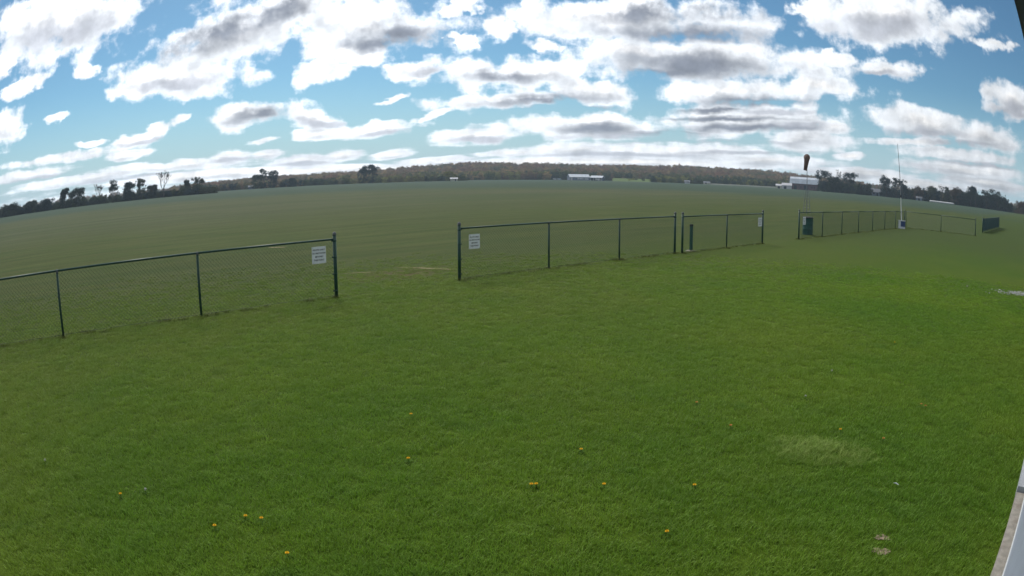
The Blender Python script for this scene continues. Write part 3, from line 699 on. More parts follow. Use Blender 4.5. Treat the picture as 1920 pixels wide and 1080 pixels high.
def barn(name, label, a, dist, ln, wd, eave, ridge, wall, roof, gable=None, gambrel=False, rz=0.0, doors=(), door_mat=None, cat='barn', open_front=False, z=0.0, overhang=0.35):
    p = polar(a, dist, z); root = empty(name, p, -R(a)+rz); tag(root, label, cat)   # local x runs across the view, -y faces the field
    hw = wd/2
    wm = MB()
    if open_front:
        wm.box((0, hw-0.1, eave/2), (ln, 0.2, eave)); wm.box((-ln/2+0.1, 0, eave/2), (0.2, wd-0.42, eave)); wm.box((ln/2-0.1, 0, eave/2), (0.2, wd-0.42, eave))
        wm.build('wall', wall, root)
        for i in range(5):
            pm = MB(); pm.box((-ln/2+0.5+(ln-1)*i/4, -hw+0.15, eave/2), (0.28, 0.28, eave)); pm.build('post', M['trim'], root)
    else:
        wm.box((0, 0, eave/2), (ln, wd, eave)); wm.build('wall', wall, root)
    if gambrel: prof = [(-hw-overhang, eave-0.2), (-hw*0.62, eave+(ridge-eave)*0.68), (0, ridge), (hw*0.62, eave+(ridge-eave)*0.68), (hw+overhang, eave-0.2)]
    else: prof = [(-hw-overhang, eave-0.15), (0, ridge), (hw+overhang, eave-0.15)]
    inner = [(y*0.97, z_-0.18) for y, z_ in prof]
    gm = MB(); quad_prism(gm, [(y*0.95, max(eave+0.004, z_-0.2)) for y, z_ in prof], -ln/2+0.05, ln/2-0.05); gm.build('gable', gable or wall, root)
    n_ = len(prof)
    for i in range(n_-1):                                             # each roof slope its own piece
        rm = MB(); (y0, z0), (y1, z1) = prof[i], prof[i+1]
        nrm = Vector((0, -(z1-z0), (y1-y0))).normalized()*0.16
        vs = []
        for x in (-ln/2-overhang, ln/2+overhang):
            vs += [(x, y0, z0), (x, y1, z1), (x, y1+nrm.y, z1+nrm.z), (x, y0+nrm.y, z0+nrm.z)]
        rm.add(vs, [(0,1,2,3),(7,6,5,4),(0,4,5,1),(1,5,6,2),(2,6,7,3),(3,7,4,0)])
        rm.build('roof', roof, root)
    for (dx_, dw, dh, zz) in doors:
        dm = MB(); dm.box((dx_, -hw-0.05, zz+dh/2), (dw, 0.1, dh)); dm.build('door' if zz < 0.1 else 'window', door_mat or M['glass'], root)
    return root

barn('red_barn', 'faded red barn with pale gambrel roof beside dark trees', 25.58, 505, 22.5, 11, 4.6, 9.4, M['barn_red'], M['roof_white'], gable=M['dark_wall'], gambrel=True, rz=-0.10,
     doors=((-7, 2.2, 3.0, 0), (1.5, 3.2, 3.6, 0), (-2.5, 0.8, 0.9, 1.6), (6.5, 0.8, 0.9, 1.6), (8.5, 0.8, 0.9, 1.6)))
barn('farm_shed', 'low white shed attached left of the red barn', 23.95, 500, 7.5, 6, 2.6, 4.3, M['farm_white'], M['farm_white'], doors=((-1.5, 2.2, 1.9, 0),), cat='shed')
barn('farm_shed', 'lower cream lean-to at the left end of the white shed by the barn', 23.22, 501, 4.5, 5, 2.1, 3.2, M['cream'], M['farm_white'], doors=((0, 1.6, 1.6, 0),), cat='shed')
barn('farm_building', 'long white-roofed farm building in front of the wooded hill', 5.68, 600, 18.0, 12, 2.9, 5.4, M['farm_blue'], M['roof_white'], rz=0.22, doors=((-7.6, 1.6, 2.4, 0), (-1.6, 1.3, 1.6, 0.9), (1.5, 4.0, 1.0, 1.0), (6.0, 3.5, 1.0, 0.9)), door_mat=M['farm_white'])
barn('farm_building', 'open-fronted white-roofed shed right of the long farm building', 7.30, 602, 11.0, 9, 2.7, 4.4, M['dark_wall'], M['roof_white'], rz=-0.25, open_front=True)
barn('garden_shed', 'small cream shed at the field edge beside the yellow-green tree', -4.93, 494, 5.2, 3.6, 1.6, 2.5, M['cream'], M['farm_white'], doors=((1.2, 1.0, 1.4, 0),), cat='shed')
barn('farmhouse', 'pale farmhouse half hidden between conifers and round trees on the right', 32.25, 480, 8.0, 7, 2.6, 5.0, M['farm_blue'], M['grey_roof'], rz=0.3, doors=((-2.5, 0.9, 1.3, 1.2), (0.3, 1.0, 2.0, 0), (2.8, 0.9, 1.3, 1.2)), cat='house')
barn('outbuilding', 'small pale outbuilding under the trees above the silage bag', 36.55, 446, 4.5, 4, 1.6, 2.6, M['farm_blue'], M['grey_roof'], doors=((0, 1.6, 1.5, 0),), cat='shed')
barn('cottage', 'tiny white cottage with one window, right of the bright meadow strip', 15.08, 562, 4.5, 4, 1.6, 2.6, M['farm_white'], M['grey_roof'], doors=((0.8, 0.9, 1.2, 0.7),), cat='house')
barn('cottage', 'tiny cream cottage at the left end of the pale farm lane', 16.80, 558, 5.5, 4, 1.4, 2.2, M['cream'], M['grey_roof'], doors=((-0.8, 1.2, 1.5, 0),), cat='house')
barn('cottage', 'small pale cottage at the foot of the three-tree clump', -22.60, 476, 5.0, 4, 1.6, 2.6, M['farm_blue'], M['grey_roof'], doors=((1.0, 0.9, 1.0, 0.6),), cat='house')

# silage bag: long sausage of white plastic
sb = MB(); p0 = polar(37.6, 440, 0.5); p1 = polar(40.2, 425, 0.5); L_ = (p1-p0)
pts = [p0 + L_*t for t in np.linspace(0, 1, 24)]
sb.tube(pts, [0.25] + [0.62+0.05*math.sin(i*2.1) for i in range(22)] + [0.25], 12)
tag(sb.build('silage_bag', M['plastic_wrap'], smooth=True), 'long low white silage bag lying along the right field edge', 'silage bag')

# vehicles parked by the farm
def van(label, a, dist, ln, hh, mat):
    root = empty('parked_vehicle', polar(a, dist), -R(a)); tag(root, label, 'vehicle')
    b = MB(); quad_prism(b, [(-0.9, 0.45), (0.9, 0.45), (0.9, hh*0.72), (0.75, hh), (-0.75, hh), (-0.9, hh*0.72)], -ln/2, ln*0.28); quad_prism(b, [(-0.88, 0.45), (0.88, 0.45), (0.86, hh*0.55), (-0.86, hh*0.55)], ln*0.282, ln/2); b.build('body', mat, root)
    wn = MB(); wn.box((-ln*0.1, -0.86, hh*0.82), (ln*0.5, 0.04, hh*0.18)); wn.build('window', M['glass'], root)
    for sx in (-0.3, 0.32):
        for sy in (-0.82, 0.82):
            wm = MB(); wm.tube([(ln*sx, sy-0.1, 0.36), (ln*sx, sy+0.1, 0.36)], 0.36, 12); wm.build('wheel', M['black'], root)
van('white van parked in front of the open-fronted farm shed', 7.36, 590, 4.6, 2.1, M['farm_white'])
van('pale vehicle left of the long farm building, left of two', 3.68, 596, 3.6, 1.7, M['farm_white'])
van('pale vehicle left of the long farm building, right of two', 4.05, 596, 3.6, 1.7, M['roof_white'])

# ------------------------------------------------------------------ chain-link fences
POSTM = {}
def post_mesh(rad, hh):
    k = (rad, hh)
    if k not in POSTM:
        m_ = MB(); m_.tube([(0, 0, -0.05), (0, 0, hh)], rad, 12); POSTM[k] = m_.mesh('post', M['fence'], True)
    return POSTM[k]
def cap_mesh(rad):
    k = ('cap', rad)
    if k not in POSTM:
        m_ = MB(); m_.lathe([(rad*1.12, 0), (rad*1.15, 0.02), (rad*1.0, 0.045), (rad*0.6, 0.065), (rad*0.15, 0.075)], (0, 0, 0), 12); POSTM[k] = m_.mesh('post_cap', M['cap'], True)
    return POSTM[k]
def band_mesh(rad):
    k = ('band', rad)
    if k not in POSTM:
        m_ = MB(); m_.tube([(0, 0, -0.014), (0, 0, 0.014)], rad*1.13, 12); m_.box((rad*1.5, 0, 0), (rad*0.9, 0.012, 0.03)); POSTM[k] = m_.mesh('tension_band', M['fence'], True)
    return POSTM[k]
FH = 1.22
def link_mesh(ln, hh, pitch=0.078, wr=0.0021, bottom=0.045):
    """woven wire: two families of diagonal strands, clipped to the bay"""
    m_ = MB(); h_ = hh-bottom
    k = -h_
    while k < ln:
        a0 = max(0.0, k); a1 = min(ln, k+h_)
        if a1-a0 > 0.02:
            for sgn in (0, 1):
                z0, z1 = a0-k, a1-k
                if sgn: z0, z1 = h_-z0, h_-z1
                y = 0.0022 if sgn else -0.0022
                m_.tube([(a0, y, bottom+z0), (a1, y, bottom+z1)], wr, 3, caps=False)
        k += pitch
    return m_.mesh('chain_link_mesh', M['wire'])
def fence(label, pts, ends, ext_ends=(True, True)):
    """pts: post positions; ends: indices of the thick end or corner posts"""
    base = Vector(pts[0]); root = empty('chain_link_fence', base); tag(root, label, 'fence', 'green chain-link fence runs')
    for i, p in enumerate(pts):
        q = Vector(p)-base; end = i in ends
        rad = 0.038 if end else 0.026
        hh = FH+0.085 if end else FH-0.012
        o = bpy.data.objects.new('post', post_mesh(rad, hh)); COL.objects.link(o); o.parent = root; o.location = q
        c_ = bpy.data.objects.new('post_cap', cap_mesh(rad)); COL.objects.link(c_); c_.parent = o; c_.location = (0, 0, hh-0.004 if end else hh-0.03)
        if end:
            dv = (Vector(pts[i+1])-Vector(p)) if i < len(pts)-1 else (Vector(pts[i-1])-Vector(p))
            an = math.atan2(dv.y, dv.x)
            for zz in (0.15, 0.5, 0.85, FH-0.03):
                b_ = bpy.data.objects.new('tension_band', band_mesh(rad)); COL.objects.link(b_); b_.parent = o; b_.location = (0, 0, zz); b_.rotation_euler = (0, 0, an)
    for i in range(len(pts)-1):
        a_, b_ = Vector(pts[i])-base, Vector(pts[i+1])-base; dv = b_-a_; ln = dv.length; an = math.atan2(dv.y, dv.x)
        rm = MB(); rm.tube([(0, 0, 0), (ln, 0, 0)], 0.021, 10); r_ = rm.build('top_rail', M['fence'], root, True, loc=a_+Vector((0, 0, FH))); r_.rotation_euler = (0, 0, an)
        wm = bpy.data.objects.new('chain_link_mesh', link_mesh(ln, FH)); COL.objects.link(wm); wm.parent = root; wm.location = a_; wm.rotation_euler = (0, 0, an)
        off = Vector((math.sin(an), -math.cos(an), 0))*0.03; wm.location = a_+off
        tb = MB(); tb.tube([(0.04, 0, 0.05), (ln-0.04, 0, 0.05)], 0.003, 4); t_ = tb.build('tension_wire', M['wire'], root, loc=a_+off); t_.rotation_euler = (0, 0, an)
    return root
def line(x, y, deg, sp, i0, i1):
    return [(x+sp*i*math.sin(R(deg)), y+sp*i*math.cos(R(deg)), 0) for i in range(i0, i1+1)]
RUN_A = line(-8.178, 9.149, 47.28, 3.08, -3, 2)
RUN_D = line(-1.225, 15.598, 48.88, 2.905, 0, 3)
RUN_H = line(5.614, 21.380, 49.39, 2.951, 0, 2)
RUN_K = line(13.012, 27.757, 49.88, 2.999, 0, 7)
cK = RUN_K[-1]
RUN_S = [cK, (31.75, 39.45, 0), (34.35, 37.50, 0)]
RUN_U = line(40.13, 42.66, 50.2, 3.0, 0, 7)
fence('green chain-link fence run at the left with a white sign at its end', RUN_A, {5})
fence('green chain-link fence run right of the open gap, white sign at its left end', RUN_D, {0, 3})
fence('short green fence run with a green marker post behind it', RUN_H, {0, 2})
fence('far green fence run from the drum to the white mast', RUN_K, {0, 7})
fence('green fence run slanting towards the viewer right of the white mast', [Vector(p)+(Vector((0.09, -0.06, 0)) if i == 0 else Vector((0, 0, 0))) for i, p in enumerate(RUN_S)], {2})
fu = fence('farthest green fence run with teal windscreen cloth, seen almost end on at right', RUN_U, {0, 7})
for i in range(7):
    a_, b_ = Vector(RUN_U[i])-Vector(RUN_U[0]), Vector(RUN_U[i+1])-Vector(RUN_U[0]); dv = b_-a_; an = math.atan2(dv.y, dv.x)
    m_ = MB(); m_.box((dv.length/2, 0.035, 0.66), (dv.length-0.10, 0.006, 1.02)); o = m_.build('windscreen', M['screen'], fu, loc=a_); o.rotation_euler = (0, 0, an)

# ------------------------------------------------------------------ signs on the fences
def text_mesh(body, size, mat):
    cu = bpy.data.curves.new('lettering', 'FONT'); cu.body = body; cu.size = size; cu.align_x = 'CENTER'; cu.align_y = 'CENTER'; cu.extrude = 0.0006; cu.resolution_u = 2; cu.offset = 0.0012
    o = bpy.data.objects.new('lettering', cu); COL.objects.link(o)
    dg = bpy.context.evaluated_depsgraph_get(); me = bpy.data.meshes.new_from_object(o.evaluated_get(dg))
    bpy.data.objects.remove(o); me.materials.clear(); me.materials.append(mat); me.name = 'lettering'
    return me
LINES = [('PILOTS ONLY', 0.046, 0.105), ('NO SPECTATORS', 0.040, 0.036), ('BEYOND', 0.046, -0.034), ('THIS POINT', 0.046, -0.104)]
TXT = [(text_mesh(t, s_, M['ink']), z) for t, s_, z in LINES]
def sign(label, x, y, z, deg):
    an = math.pi/2-R(deg)                                            # along the fence
    nrm = Vector((math.sin(an), -math.cos(an), 0))
    root = empty('fence_sign', Vector((x, y, z))+nrm*0.040, an); tag(root, label, 'sign', 'white signs on the fences')
    p = MB(); p.box((0, 0, 0), (0.325, 0.005, 0.345)); p.build('panel', M['sign'], root)
    for me, zz in TXT:
        o = bpy.data.objects.new('lettering', me); COL.objects.link(o); o.parent = root; o.location = (0, -0.0036, zz); o.rotation_euler = (math.pi/2, 0, 0)
    for sx in (-0.145, 0.145):
        for sz in (-0.155, 0.155):
            t = MB(); t.tube([(sx, -0.007, sz), (sx, 0.010, sz)], 0.005, 8); t.build('cable_tie', M['black'], root)
sign('white sign with black lettering hung on the left fence run by the gap', -3.944, 13.058, 0.93, 47.28)
sign('white sign with black lettering right of the gap, by the first post', -0.909, 15.873, 0.89, 48.88)
sign('small white sign at the right end of the short fence run', 9.854, 25.017, 0.893, 49.39)
sign('small white sign in front of the green drum', 13.42, 28.10, 0.837, 49.88)

# ------------------------------------------------------------------ things by the fences
t = empty('marker_post', (6.13, 22.12, 0), R(40)); tag(t, 'green square marker post standing behind the short fence run', 'marker post')
m_ = MB(); m_.box((0, 0, 0.41), (0.085, 0.085, 0.90)); m_.build('post', M['marker'], t)
m_ = MB(); m_.box((0, 0, 0.885), (0.10, 0.10, 0.05)); m_.box((0, 0, 0.917), (0.07, 0.07, 0.014)); m_.build('cap', M['black'], t)
m_ = MB(); m_.lathe([(0.2, -0.02), (0.19, 0.015), (0.12, 0.03)], (0, 0, 0), 16); m_.build('base', M['concrete'], t)

t = empty('oil_drum', (14.93, 30.72, 0)); tag(t, 'dark green steel drum with black lid behind the fence', 'drum')
m_ = MB(); m_.lathe([(0.285, 0), (0.29, 0.01), (0.285, 0.03), (0.283, 0.26), (0.294, 0.28), (0.283, 0.30), (0.283, 0.55), (0.294, 0.57), (0.283, 0.59), (0.283, 0.80), (0.292, 0.82), (0.285, 0.835)], (0, 0, 0), 28); m_.build('barrel', M['drum'], t, True)
m_ = MB(); m_.lathe([(0.30, 0), (0.305, 0.03), (0.28, 0.06), (0.1, 0.075)], (0, 0, 0.835), 28); m_.build('lid', M['black'], t, True)
m_ = MB(); m_.box((0.315, 0.0, 0.70), (0.03, 0.14, 0.025)); m_.build('handle', M['black'], t)

# windsock on a lattice tower
wsp = polar(25.79, 60.0)
t = empty('windsock_tower', wsp, -R(25.79)); tag(t, 'limp faded windsock on a mast above a small lattice tower', 'windsock')
for k in range(3):
    an = R(90+120*k); m_ = MB(); m_.tube([(0.40*math.cos(an), 0.40*math.sin(an), -0.05), (0.17*math.cos(an), 0.17*math.sin(an), 2.2)], 0.024, 8); m_.build('leg', M['steel'], t)
for i in range(7):
    z = 0.25+0.31*i; r_ = 0.40-0.23*z/2.2
    m_ = MB(); pp = [(r_*math.cos(R(90+120*k)), r_*math.sin(R(90+120*k)), z) for k in range(3)]
    for k in range(3): m_.tube([pp[k], pp[(k+1) % 3]], 0.010, 6)
    m_.build('brace', M['steel'], t)
m_ = MB(); m_.tube([(0, 0, 0.0), (0, 0, 2.2), (0, 0, 5.05)], [0.038, 0.034, 0.024], 10); m_.build('mast', M['steel'], t)
m_ = MB(); m_.tube([(0, 0, 5.0), (0, 0, 5.16)], 0.035, 10); m_.tube([(0, 0, 5.1), (-0.02, 0.34, 5.1)], 0.014, 8); m_.build('swivel', M['steel'], t)
hz, hr = 5.08, 0.30                                                     # hoop centre and radius
m_ = MB(); ring = [(0.0+hr*math.cos(2*math.pi*k/24), 0.36, hz+hr*math.sin(2*math.pi*k/24)) for k in range(25)]; m_.tube(ring, 0.014, 6, caps=False); m_.build('hoop', M['steel'], t)
cl = [(0.0, 0.36, 5.08), (-0.005, 0.15, 5.05), (-0.02, -0.04, 4.93), (-0.04, -0.13, 4.72), (-0.07, -0.16, 4.45), (-0.11, -0.17, 4.18), (-0.17, -0.17, 3.88)]
rd = [0.30, 0.295, 0.275, 0.235, 0.205, 0.185, 0.165]
m_ = MB(); n_ = 20
tans = [Vector((0, -1, -0.05)), Vector((0, -1, -0.35)), Vector((0, -0.8, -0.8)), Vector((-0.05, -0.35, -1)), Vector((-0.12, -0.05, -1)), Vector((-0.18, 0, -1)), Vector((-0.2, 0, -1))]
for i, c_ in enumerate(cl):
    tn = tans[i].normalized(); ax = Vector((1, 0, 0)); ax = (ax-tn*ax.dot(tn)).normalized(); up_ = tn.cross(ax)
    for k in range(n_):
        an = 2*math.pi*k/n_; fold = 1+0.10*math.sin(3*an+i)*(i/6.0)
        m_.v.append(tuple(Vector(c_)+(ax*math.cos(an)+up_*math.sin(an)*(1-0.45*i/6.0))*rd[i]*fold))
for i in range(len(cl)-1):
    for k in range(n_): m_.f.append((i*n_+k, i*n_+(k+1) % n_, (i+1)*n_+(k+1) % n_, (i+1)*n_+k))
m_.build('sock', M['sock'], t, True)

# white antenna mast in a blue and white tub
mp = polar(34.85, 49.2)
t = empty('antenna_mast', mp, -R(34.85)); tag(t, 'tall thin white antenna mast standing at the fence corner', 'mast')
m_ = MB(); m_.tube([(0, 0, 0.0), (-0.11, 0, 2.3)], [0.045, 0.036], 10); m_.build('pole', M['white_pole'], t)
m_ = MB(); m_.tube([(-0.11, 0, 2.3), (-0.20, 0, 4.0), (-0.33, 0, 6.15)], [0.03, 0.026, 0.016], 8); m_.build('whip', M['steel'], t)
m_ = MB(); m_.tube([(-0.106, 0, 2.22), (-0.114, 0, 2.40)], 0.047, 10); m_.build('clamp', M['black'], t)
t = empty('mast_tub', polar(34.86, 48.75), -R(34.86)); tag(t, 'white tub with a blue front panel at the foot of the antenna mast', 'tub')
m_ = MB()
for sx, sy, ln_, wd_ in ((0, -0.22, 0.58, 0.06), (0, 0.22, 0.58, 0.06), (-0.26, 0, 0.06, 0.38), (0.26, 0, 0.06, 0.38)): m_.box((sx, sy, 0.29), (ln_, wd_, 0.58))
m_.box((0, 0, 0.05), (0.46, 0.38, 0.06)); m_.build('tub', M['tub_white'], t)
m_ = MB(); m_.box((0.10, -0.256, 0.34), (0.37, 0.010, 0.38)); m_.build('front_panel', M['tub_blue'], t)
m_ = MB(); m_.box((0, -0.235, 0.585), (0.64, 0.11, 0.035)); m_.build('rim', M['tub_white'], t)

# ------------------------------------------------------------------ the clubhouse wall and eave at the right, beside the camera
BD = R(50.4)
bu = Vector((math.sin(BD), math.cos(BD), 0)); bn = Vector((math.cos(BD), -math.sin(BD), 0))    # along the wall / into the building
bz = math.pi/2-BD
t = empty('clubhouse', (0, 0, 0), bz); tag(t, 'edge of the clubhouse: blue-grey siding, concrete footing and dark eave, right', 'building')
# local frame: x along the wall, y to the left of it (so the building lies at negative y)
m_ = MB(); m_.box((6.5, -3.30, 1.55), (26, 5.96, 2.75)); m_.build('wall', M['siding'], t)
for i in range(11):                                                     # lap siding boards
    m_ = MB(); z0 = 0.20+0.245*i
    quad_prism(m_, [(-0.318, z0), (-0.292, z0), (-0.306, z0+0.243), (-0.318, z0+0.243)], -6.4, 19.4); m_.build('siding_board', M['siding'], t)
m_ = MB(); m_.box((6.5, -0.296, 0.165), (26, 0.018, 0.07)); m_.build('base_trim', M['trim'], t)
m_ = MB(); m_.box((-0.5, -0.247, 0.02), (11.9, 0.118, 0.12)); m_.build('footing', M['concrete'], t)
m_ = MB(); m_.box((8.47, -0.240, 0.045), (6.0, 0.110, 0.17)); m_.build('door_sill', M['slab'], t)
m_ = MB(); m_.box((6.5, 0.012, 2.985), (26.6, 0.022, 0.15)); m_.build('fascia', M['fascia'], t)
m_ = MB(); m_.box((6.5, -0.010, 2.912), (26.6, 0.05, 0.012)); m_.build('drip_edge', M['fascia'], t)
m_ = MB(); m_.box((6.5, -0.163, 2.935), (26.5, 0.25, 0.02)); m_.build('soffit', M['soffit'], t)
for sgn in (0, 1):
    m_ = MB(); y0, y1 = (0.022, -3.3) if sgn == 0 else (-6.68, -3.3)
    m_.add([(-6.9, y0, 3.06), (19.9, y0, 3.06), (19.9, y1, 4.2), (-6.9, y1, 4.2), (-6.9, y0, 3.12), (19.9, y0, 3.12), (19.9, y1, 4.26), (-6.9, y1, 4.26)], [(0,3,2,1),(4,5,6,7),(0,1,5,4),(1,2,6,5),(2,3,7,6),(3,0,4,7)])
    m_.build('roof_slope', M['steel'], t)

# gravel patch by the wall
gm = MB(); rs = np.random.default_rng(77)
for _ in range(420):
    u_, v_ = rs.normal()*0.55, rs.normal()*0.16
    p = Vector((14.75, 13.20, 0))+Vector((math.sin(R(110)), math.cos(R(110)), 0))*u_+Vector((math.sin(R(20)), math.cos(R(20)), 0))*v_*1.6
    s_ = rs.uniform(0.012, 0.038); q = rs.normal(size=(6, 3))*0.18+np.array([(1,0,0),(-1,0,0),(0,1,0),(0,-1,0),(0,0,.7),(0,0,-.7)])
    gm.add([(p.x+a_[0]*s_, p.y+a_[1]*s_, s_*0.4+a_[2]*s_) for a_ in q], [(0,2,4),(2,1,4),(1,3,4),(3,0,4),(2,0,5),(1,2,5),(3,1,5),(0,3,5)])
tag(gm.build('gravel', M['gravel']), 'spill of pale gravel on the grass at the right picture edge', 'gravel', kind='stuff')

# ------------------------------------------------------------------ dandelions and a scrap in the lawn
def dandelion(label, x, y, kind, seed):
    r_ = random.Random(seed)
    root = empty('dandelion', (x, y, 0), r_.uniform(0, 6.28)); tag(root, label, 'flower', {'y': 'yellow dandelions', 'o': 'faded orange dandelions', 'w': 'white seed dandelions'}[kind])
    hh = r_.uniform(0.036, 0.048); lean = r_.uniform(-0.01, 0.01)
    m_ = MB(); m_.tube([(0, 0, -0.01), (lean*0.4, 0, hh*0.6), (lean, 0, hh)], 0.0022, 6); m_.build('stem', M['stem'], root)
    m_ = MB()
    if kind == 'w':
        for k in range(60):
            a_ = r_.uniform(0, 6.28); e_ = r_.uniform(-0.4, 1.55); dv = Vector((math.cos(a_)*math.cos(e_), math.sin(a_)*math.cos(e_), math.sin(e_)))
            c_ = Vector((lean, 0, hh))+dv*0.014; s1 = dv.orthogonal().normalized()*0.004; s2 = dv.cross(s1).normalized()*0.004
            m_.add([c_-s1, c_+s2, c_+s1, c_-s2], [(0, 1, 2, 3)])
    else:
        for ring, (nn, rr, zz, tilt) in enumerate(((18, 0.0155, 0.0, 0.15), (15, 0.013, 0.002, 0.45), (11, 0.008, 0.004, 0.9), (6, 0.004, 0.005, 1.3))):
            for k in range(nn):
                a_ = 2*math.pi*k/nn+ring*0.2+r_.uniform(-.05, .05); ca, sa = math.cos(a_), math.sin(a_); wq = 0.0032
                ct, st_ = math.cos(tilt), math.sin(tilt)
                i_ = Vector((lean, 0, hh+zz)); tip = i_+Vector((ca*ct, sa*ct, st_))*rr; sd_ = Vector((-sa, ca, 0))*wq
                m_.add([i_-sd_*0.4, i_+sd_*0.4, tip+sd_, tip-sd_], [(0, 1, 2, 3)])
    m_.build('flower_head', M[{'y': 'petal_yellow', 'o': 'petal_orange', 'w': 'seed_white'}[kind]], root)
    for k in range(5):
        a_ = 2*math.pi*k/5+r_.uniform(-.3, .3); ca, sa = math.cos(a_), math.sin(a_); lm = MB(); ln_ = r_.uniform(0.035, 0.055); vs = []
        prof = [(0, .003, .004), (.25, .007, .012), (.45, .005, .018), (.6, .010, .020), (.8, .007, .018), (1, .001, .010)]
        for tt, wq, z in prof: vs += [(ca*ln_*tt-sa*wq, sa*ln_*tt+ca*wq, z), (ca*ln_*tt+sa*wq, sa*ln_*tt-ca*wq, z)]
        lm.add(vs, [(2*i, 2*i+1, 2*i+3, 2*i+2) for i in range(len(prof)-1)]); lm.build('leaf', M['stem'], root)
DL = ['bright yellow dandelion, left of a close pair in the lower left lawn', 'bright yellow dandelion, right of a close pair in the lower left lawn', 'yellow dandelion just left of and below the lower left pair',
 'yellow dandelion nearest the bottom edge, left of centre', 'lone yellow dandelion in the far lower left lawn', 'white seed dandelion beside the lone yellow one at lower left',
 'yellow dandelion, left of the touching pair at lower centre', 'yellow dandelion, right of the touching pair at lower centre', 'lone yellow dandelion right of the touching pair at lower centre',
 'lone yellow dandelion midway between the bare soil and lower centre pair', 'yellow dandelion nearest the bottom edge, right of centre', 'faded orange dandelion left of all the orange ones, right half of lawn',
 'faded orange dandelion second from the left among the orange ones', 'faded orange dandelion, left of the touching orange pair near the building', 'faded orange dandelion, right of the touching orange pair near the building',
 'faded orange dandelion right above the pale grass tuft', 'yellow dandelion at the back edge of the pale grass tuft', 'farthest yellow dandelion in the right half of the lawn',
 'white seed dandelion, farther of two on the right lawn', 'farthest yellow dandelion in the middle of the lawn', 'small yellow dandelion in the lawn left of centre, below the farthest one', 'pale yellow dandelion in the middle lawn above the touching pair',
 'white seed dandelion near the left picture edge', 'white seed dandelion, nearer of two on the right lawn']
for i, ((x, y, k), lb) in enumerate(zip(DAND, DL)): dandelion(lb, x, y, k, 300+i)

m_ = MB(); m_.add([(-0.006, -0.03, 0.052), (0.006, -0.028, 0.050), (0.011, 0.006, 0.058), (0.004, 0.034, 0.049), (-0.006, 0.012, 0.060), (-0.006, -0.03, 0.0535), (0.006, -0.028, 0.0515), (0.011, 0.006, 0.0595), (0.004, 0.034, 0.0505), (-0.006, 0.012, 0.0615)],
    [(4, 3, 2, 1, 0), (5, 6, 7, 8, 9), (0, 1, 6, 5), (1, 2, 7, 6), (2, 3, 8, 7), (3, 4, 9, 8), (4, 0, 5, 9)])
o = m_.build('plastic_scrap', M['tub_white']); o.location = (3.22, 4.14, 0); o.rotation_euler = (0.1, 0, 0.75); tag(o, 'small white scrap of plastic lying on the lawn near the building', 'scrap')

# ------------------------------------------------------------------ grass: mown blades near the camera, pale long tuft, fence-line growth
def blades(rs, count, radius, h0, h1, w0, lean):
    V_, F_ = [], []
    for i in range(count):
        an = rs.uniform(0, 6.28); q = radius*math.sqrt(rs.random()); x, y = q*math.cos(an), q*math.sin(an)
        h_ = rs.uniform(h0, h1); dr = rs.uniform(0, 6.28); l_ = lean*rs.uniform(0.2, 1.0)*h_; fx, fy = math.cos(dr), math.sin(dr); sx, sy = -fy, fx; wd_ = w0*rs.uniform(0.7, 1.3)
        b = len(V_)
        for tt, ww in ((0, 1.0), (0.55, 0.85), (1.0, 0.12)):
            ox, oy, oz = x+fx*l_*tt*tt, y+fy*l_*tt*tt, h_*tt*(1-0.15*tt)
            V_.append((ox-sx*wd_*ww, oy-sy*wd_*ww, oz)); V_.append((ox+sx*wd_*ww, oy+sy*wd_*ww, oz))
        F_ += [(b, b+1, b+3, b+2), (b+2, b+3, b+5, b+4)]
    return V_, F_
def clump(seed, count, radius, h0, h1, w0, lean, mat):
    V_, F_ = blades(np.random.default_rng(seed), count, radius, h0, h1, w0, lean)
    me = bpy.data.meshes.new('clump'); me.from_pydata(V_, [], F_); me.materials.append(mat); me.update()
    return bpy.data.objects.new('clump', me)
CL = [clump(40+i, 46, 0.085, 0.022, 0.050, 0.0021, 0.9, M['blade']) for i in range(5)]
rs = np.random.default_rng(11)
N0 = 110000
ang = rs.uniform(R(-56), R(60), N0); rad = np.sqrt(rs.uniform(1.6**2, 22.0**2, N0))
X = rad*np.sin(ang); Y = rad*np.cos(ang)
keep = rs.random(N0) < np.clip(1.10-(rad-5.0)/15.5, 0.0, 1)*1.0
bey = (X-FA.x)*FN.x+(Y-FA.y)*FN.y
keep &= rs.random(N0) < np.clip(1.0-(bey+1.0)/9.0, 0, 1)
keep &= (X*bn.x+Y*bn.y) < 0.17                                          # not under the building
for (cx, cy, rx) in ((2.685, 3.425, 0.085), (2.570, 3.245, 0.09)):
    keep &= ((X-cx)**2+(Y-cy)**2 > (rx*rs.uniform(0.35, 1.25, N0))**2)
X, Y, rad = X[keep], Y[keep], rad[keep]; n_ = len(X)
sc_ = rs.uniform(0.75, 1.25, n_)
tag(scatter('lawn_grass', np.c_[X, Y, np.full(n_, -0.004)], np.c_[sc_*1.1, sc_*1.1, sc_*rs.uniform(0.7, 1.2, n_)], np.c_[rs.uniform(-.12, .12, n_), rs.uniform(-.12, .12, n_), rs.uniform(0, 6.28, n_)], rs.integers(0, 5, n_), CL),
    'short mown green grass of the foreground lawn', 'grass', kind='stuff')

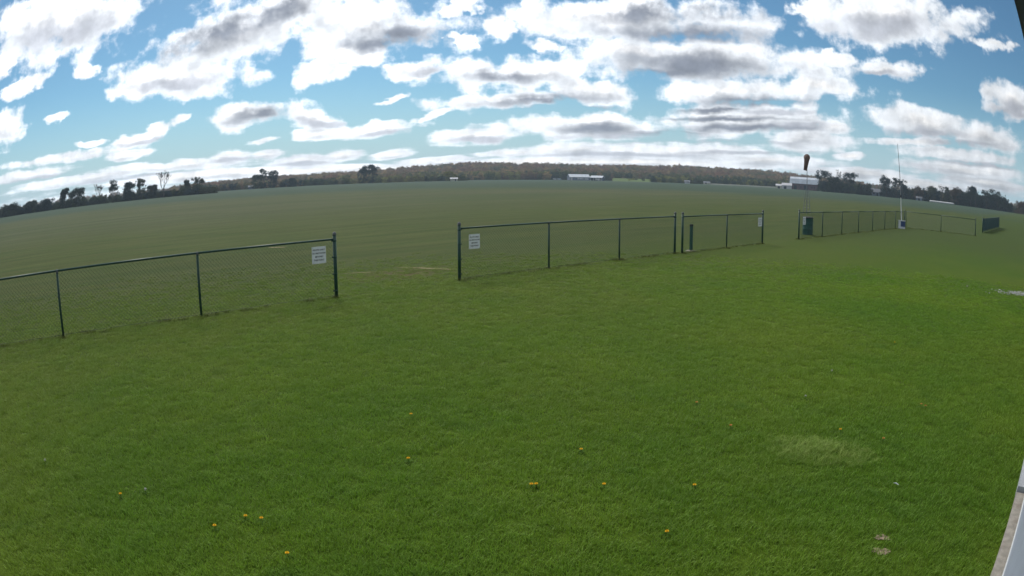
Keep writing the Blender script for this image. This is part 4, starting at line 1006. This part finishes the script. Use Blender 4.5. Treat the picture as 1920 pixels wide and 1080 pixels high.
CT = [clump(60+i, 22, 0.06, 0.05, 0.105, 0.0022, 1.2, M['pale_blade']) for i in range(4)]
n_ = 440; u_ = rs.normal(size=(n_, 2)); u_ *= (rs.random(n_)**0.5/np.linalg.norm(u_, axis=1))[:, None]
ux = 2.88+u_[:, 0]*0.54; uy = 5.12+u_[:, 0]*-0.22+u_[:, 1]*0.40
s1 = rs.uniform(0.55, 0.9, n_)*np.clip(1.25-0.75*np.hypot(u_[:, 0], u_[:, 1]), 0.4, 1)
tag(scatter('grass_tuft', np.c_[ux, uy, np.zeros(n_)], np.c_[s1, s1, s1], np.c_[np.zeros(n_), np.zeros(n_), rs.uniform(0, 6.28, n_)], rs.integers(0, 4, n_), CT), 'pale patch of longer grass in the right half of the lawn', 'grass', kind='stuff')

FP = []
for run in (RUN_A, RUN_D, RUN_H, RUN_K, RUN_S):
    for i in range(len(run)-1):
        a_, b_ = Vector(run[i]), Vector(run[i+1])
        for _ in range(34): tt = rs.random(); FP.append(a_.lerp(b_, tt)+Vector((rs.normal()*0.07, rs.normal()*0.07, 0)))
    for p in run:
        for _ in range(6): FP.append(Vector(p)+Vector((rs.normal()*0.07, rs.normal()*0.07, 0)))
n_ = len(FP); s1 = rs.uniform(0.5, 1.15, n_)
tag(scatter('fence_line_grass', FP, np.c_[s1*1.4, s1*1.4, s1], np.c_[np.zeros(n_), np.zeros(n_), rs.uniform(0, 6.28, n_)], rs.integers(0, 4, n_), [clump(70+i, 22, 0.06, 0.05, 0.105, 0.0022, 1.2, M['olive_blade']) for i in range(4)]), 'uncut pale grass growing along the foot of the fences', 'grass', kind='stuff')

# ------------------------------------------------------------------ thin haze in the air
m, n = new_mat('haze')
pv = n.node('ShaderNodeVolumePrincipled'); pv.inputs['Color'].default_value = (0.66, 0.84, 1.0, 1); pv.inputs['Density'].default_value = 0.00023; pv.inputs['Anisotropy'].default_value = 0.2
oo = n.node('ShaderNodeOutputMaterial'); n.l.new(pv.outputs[0], oo.inputs['Volume'])
hb = MB(); hb.box((0, 0, 22), (2*S+20, 2*S+20, 47)); o = hb.build('haze', m); tag(o, 'thin bluish haze over the fields', 'haze', kind='stuff')
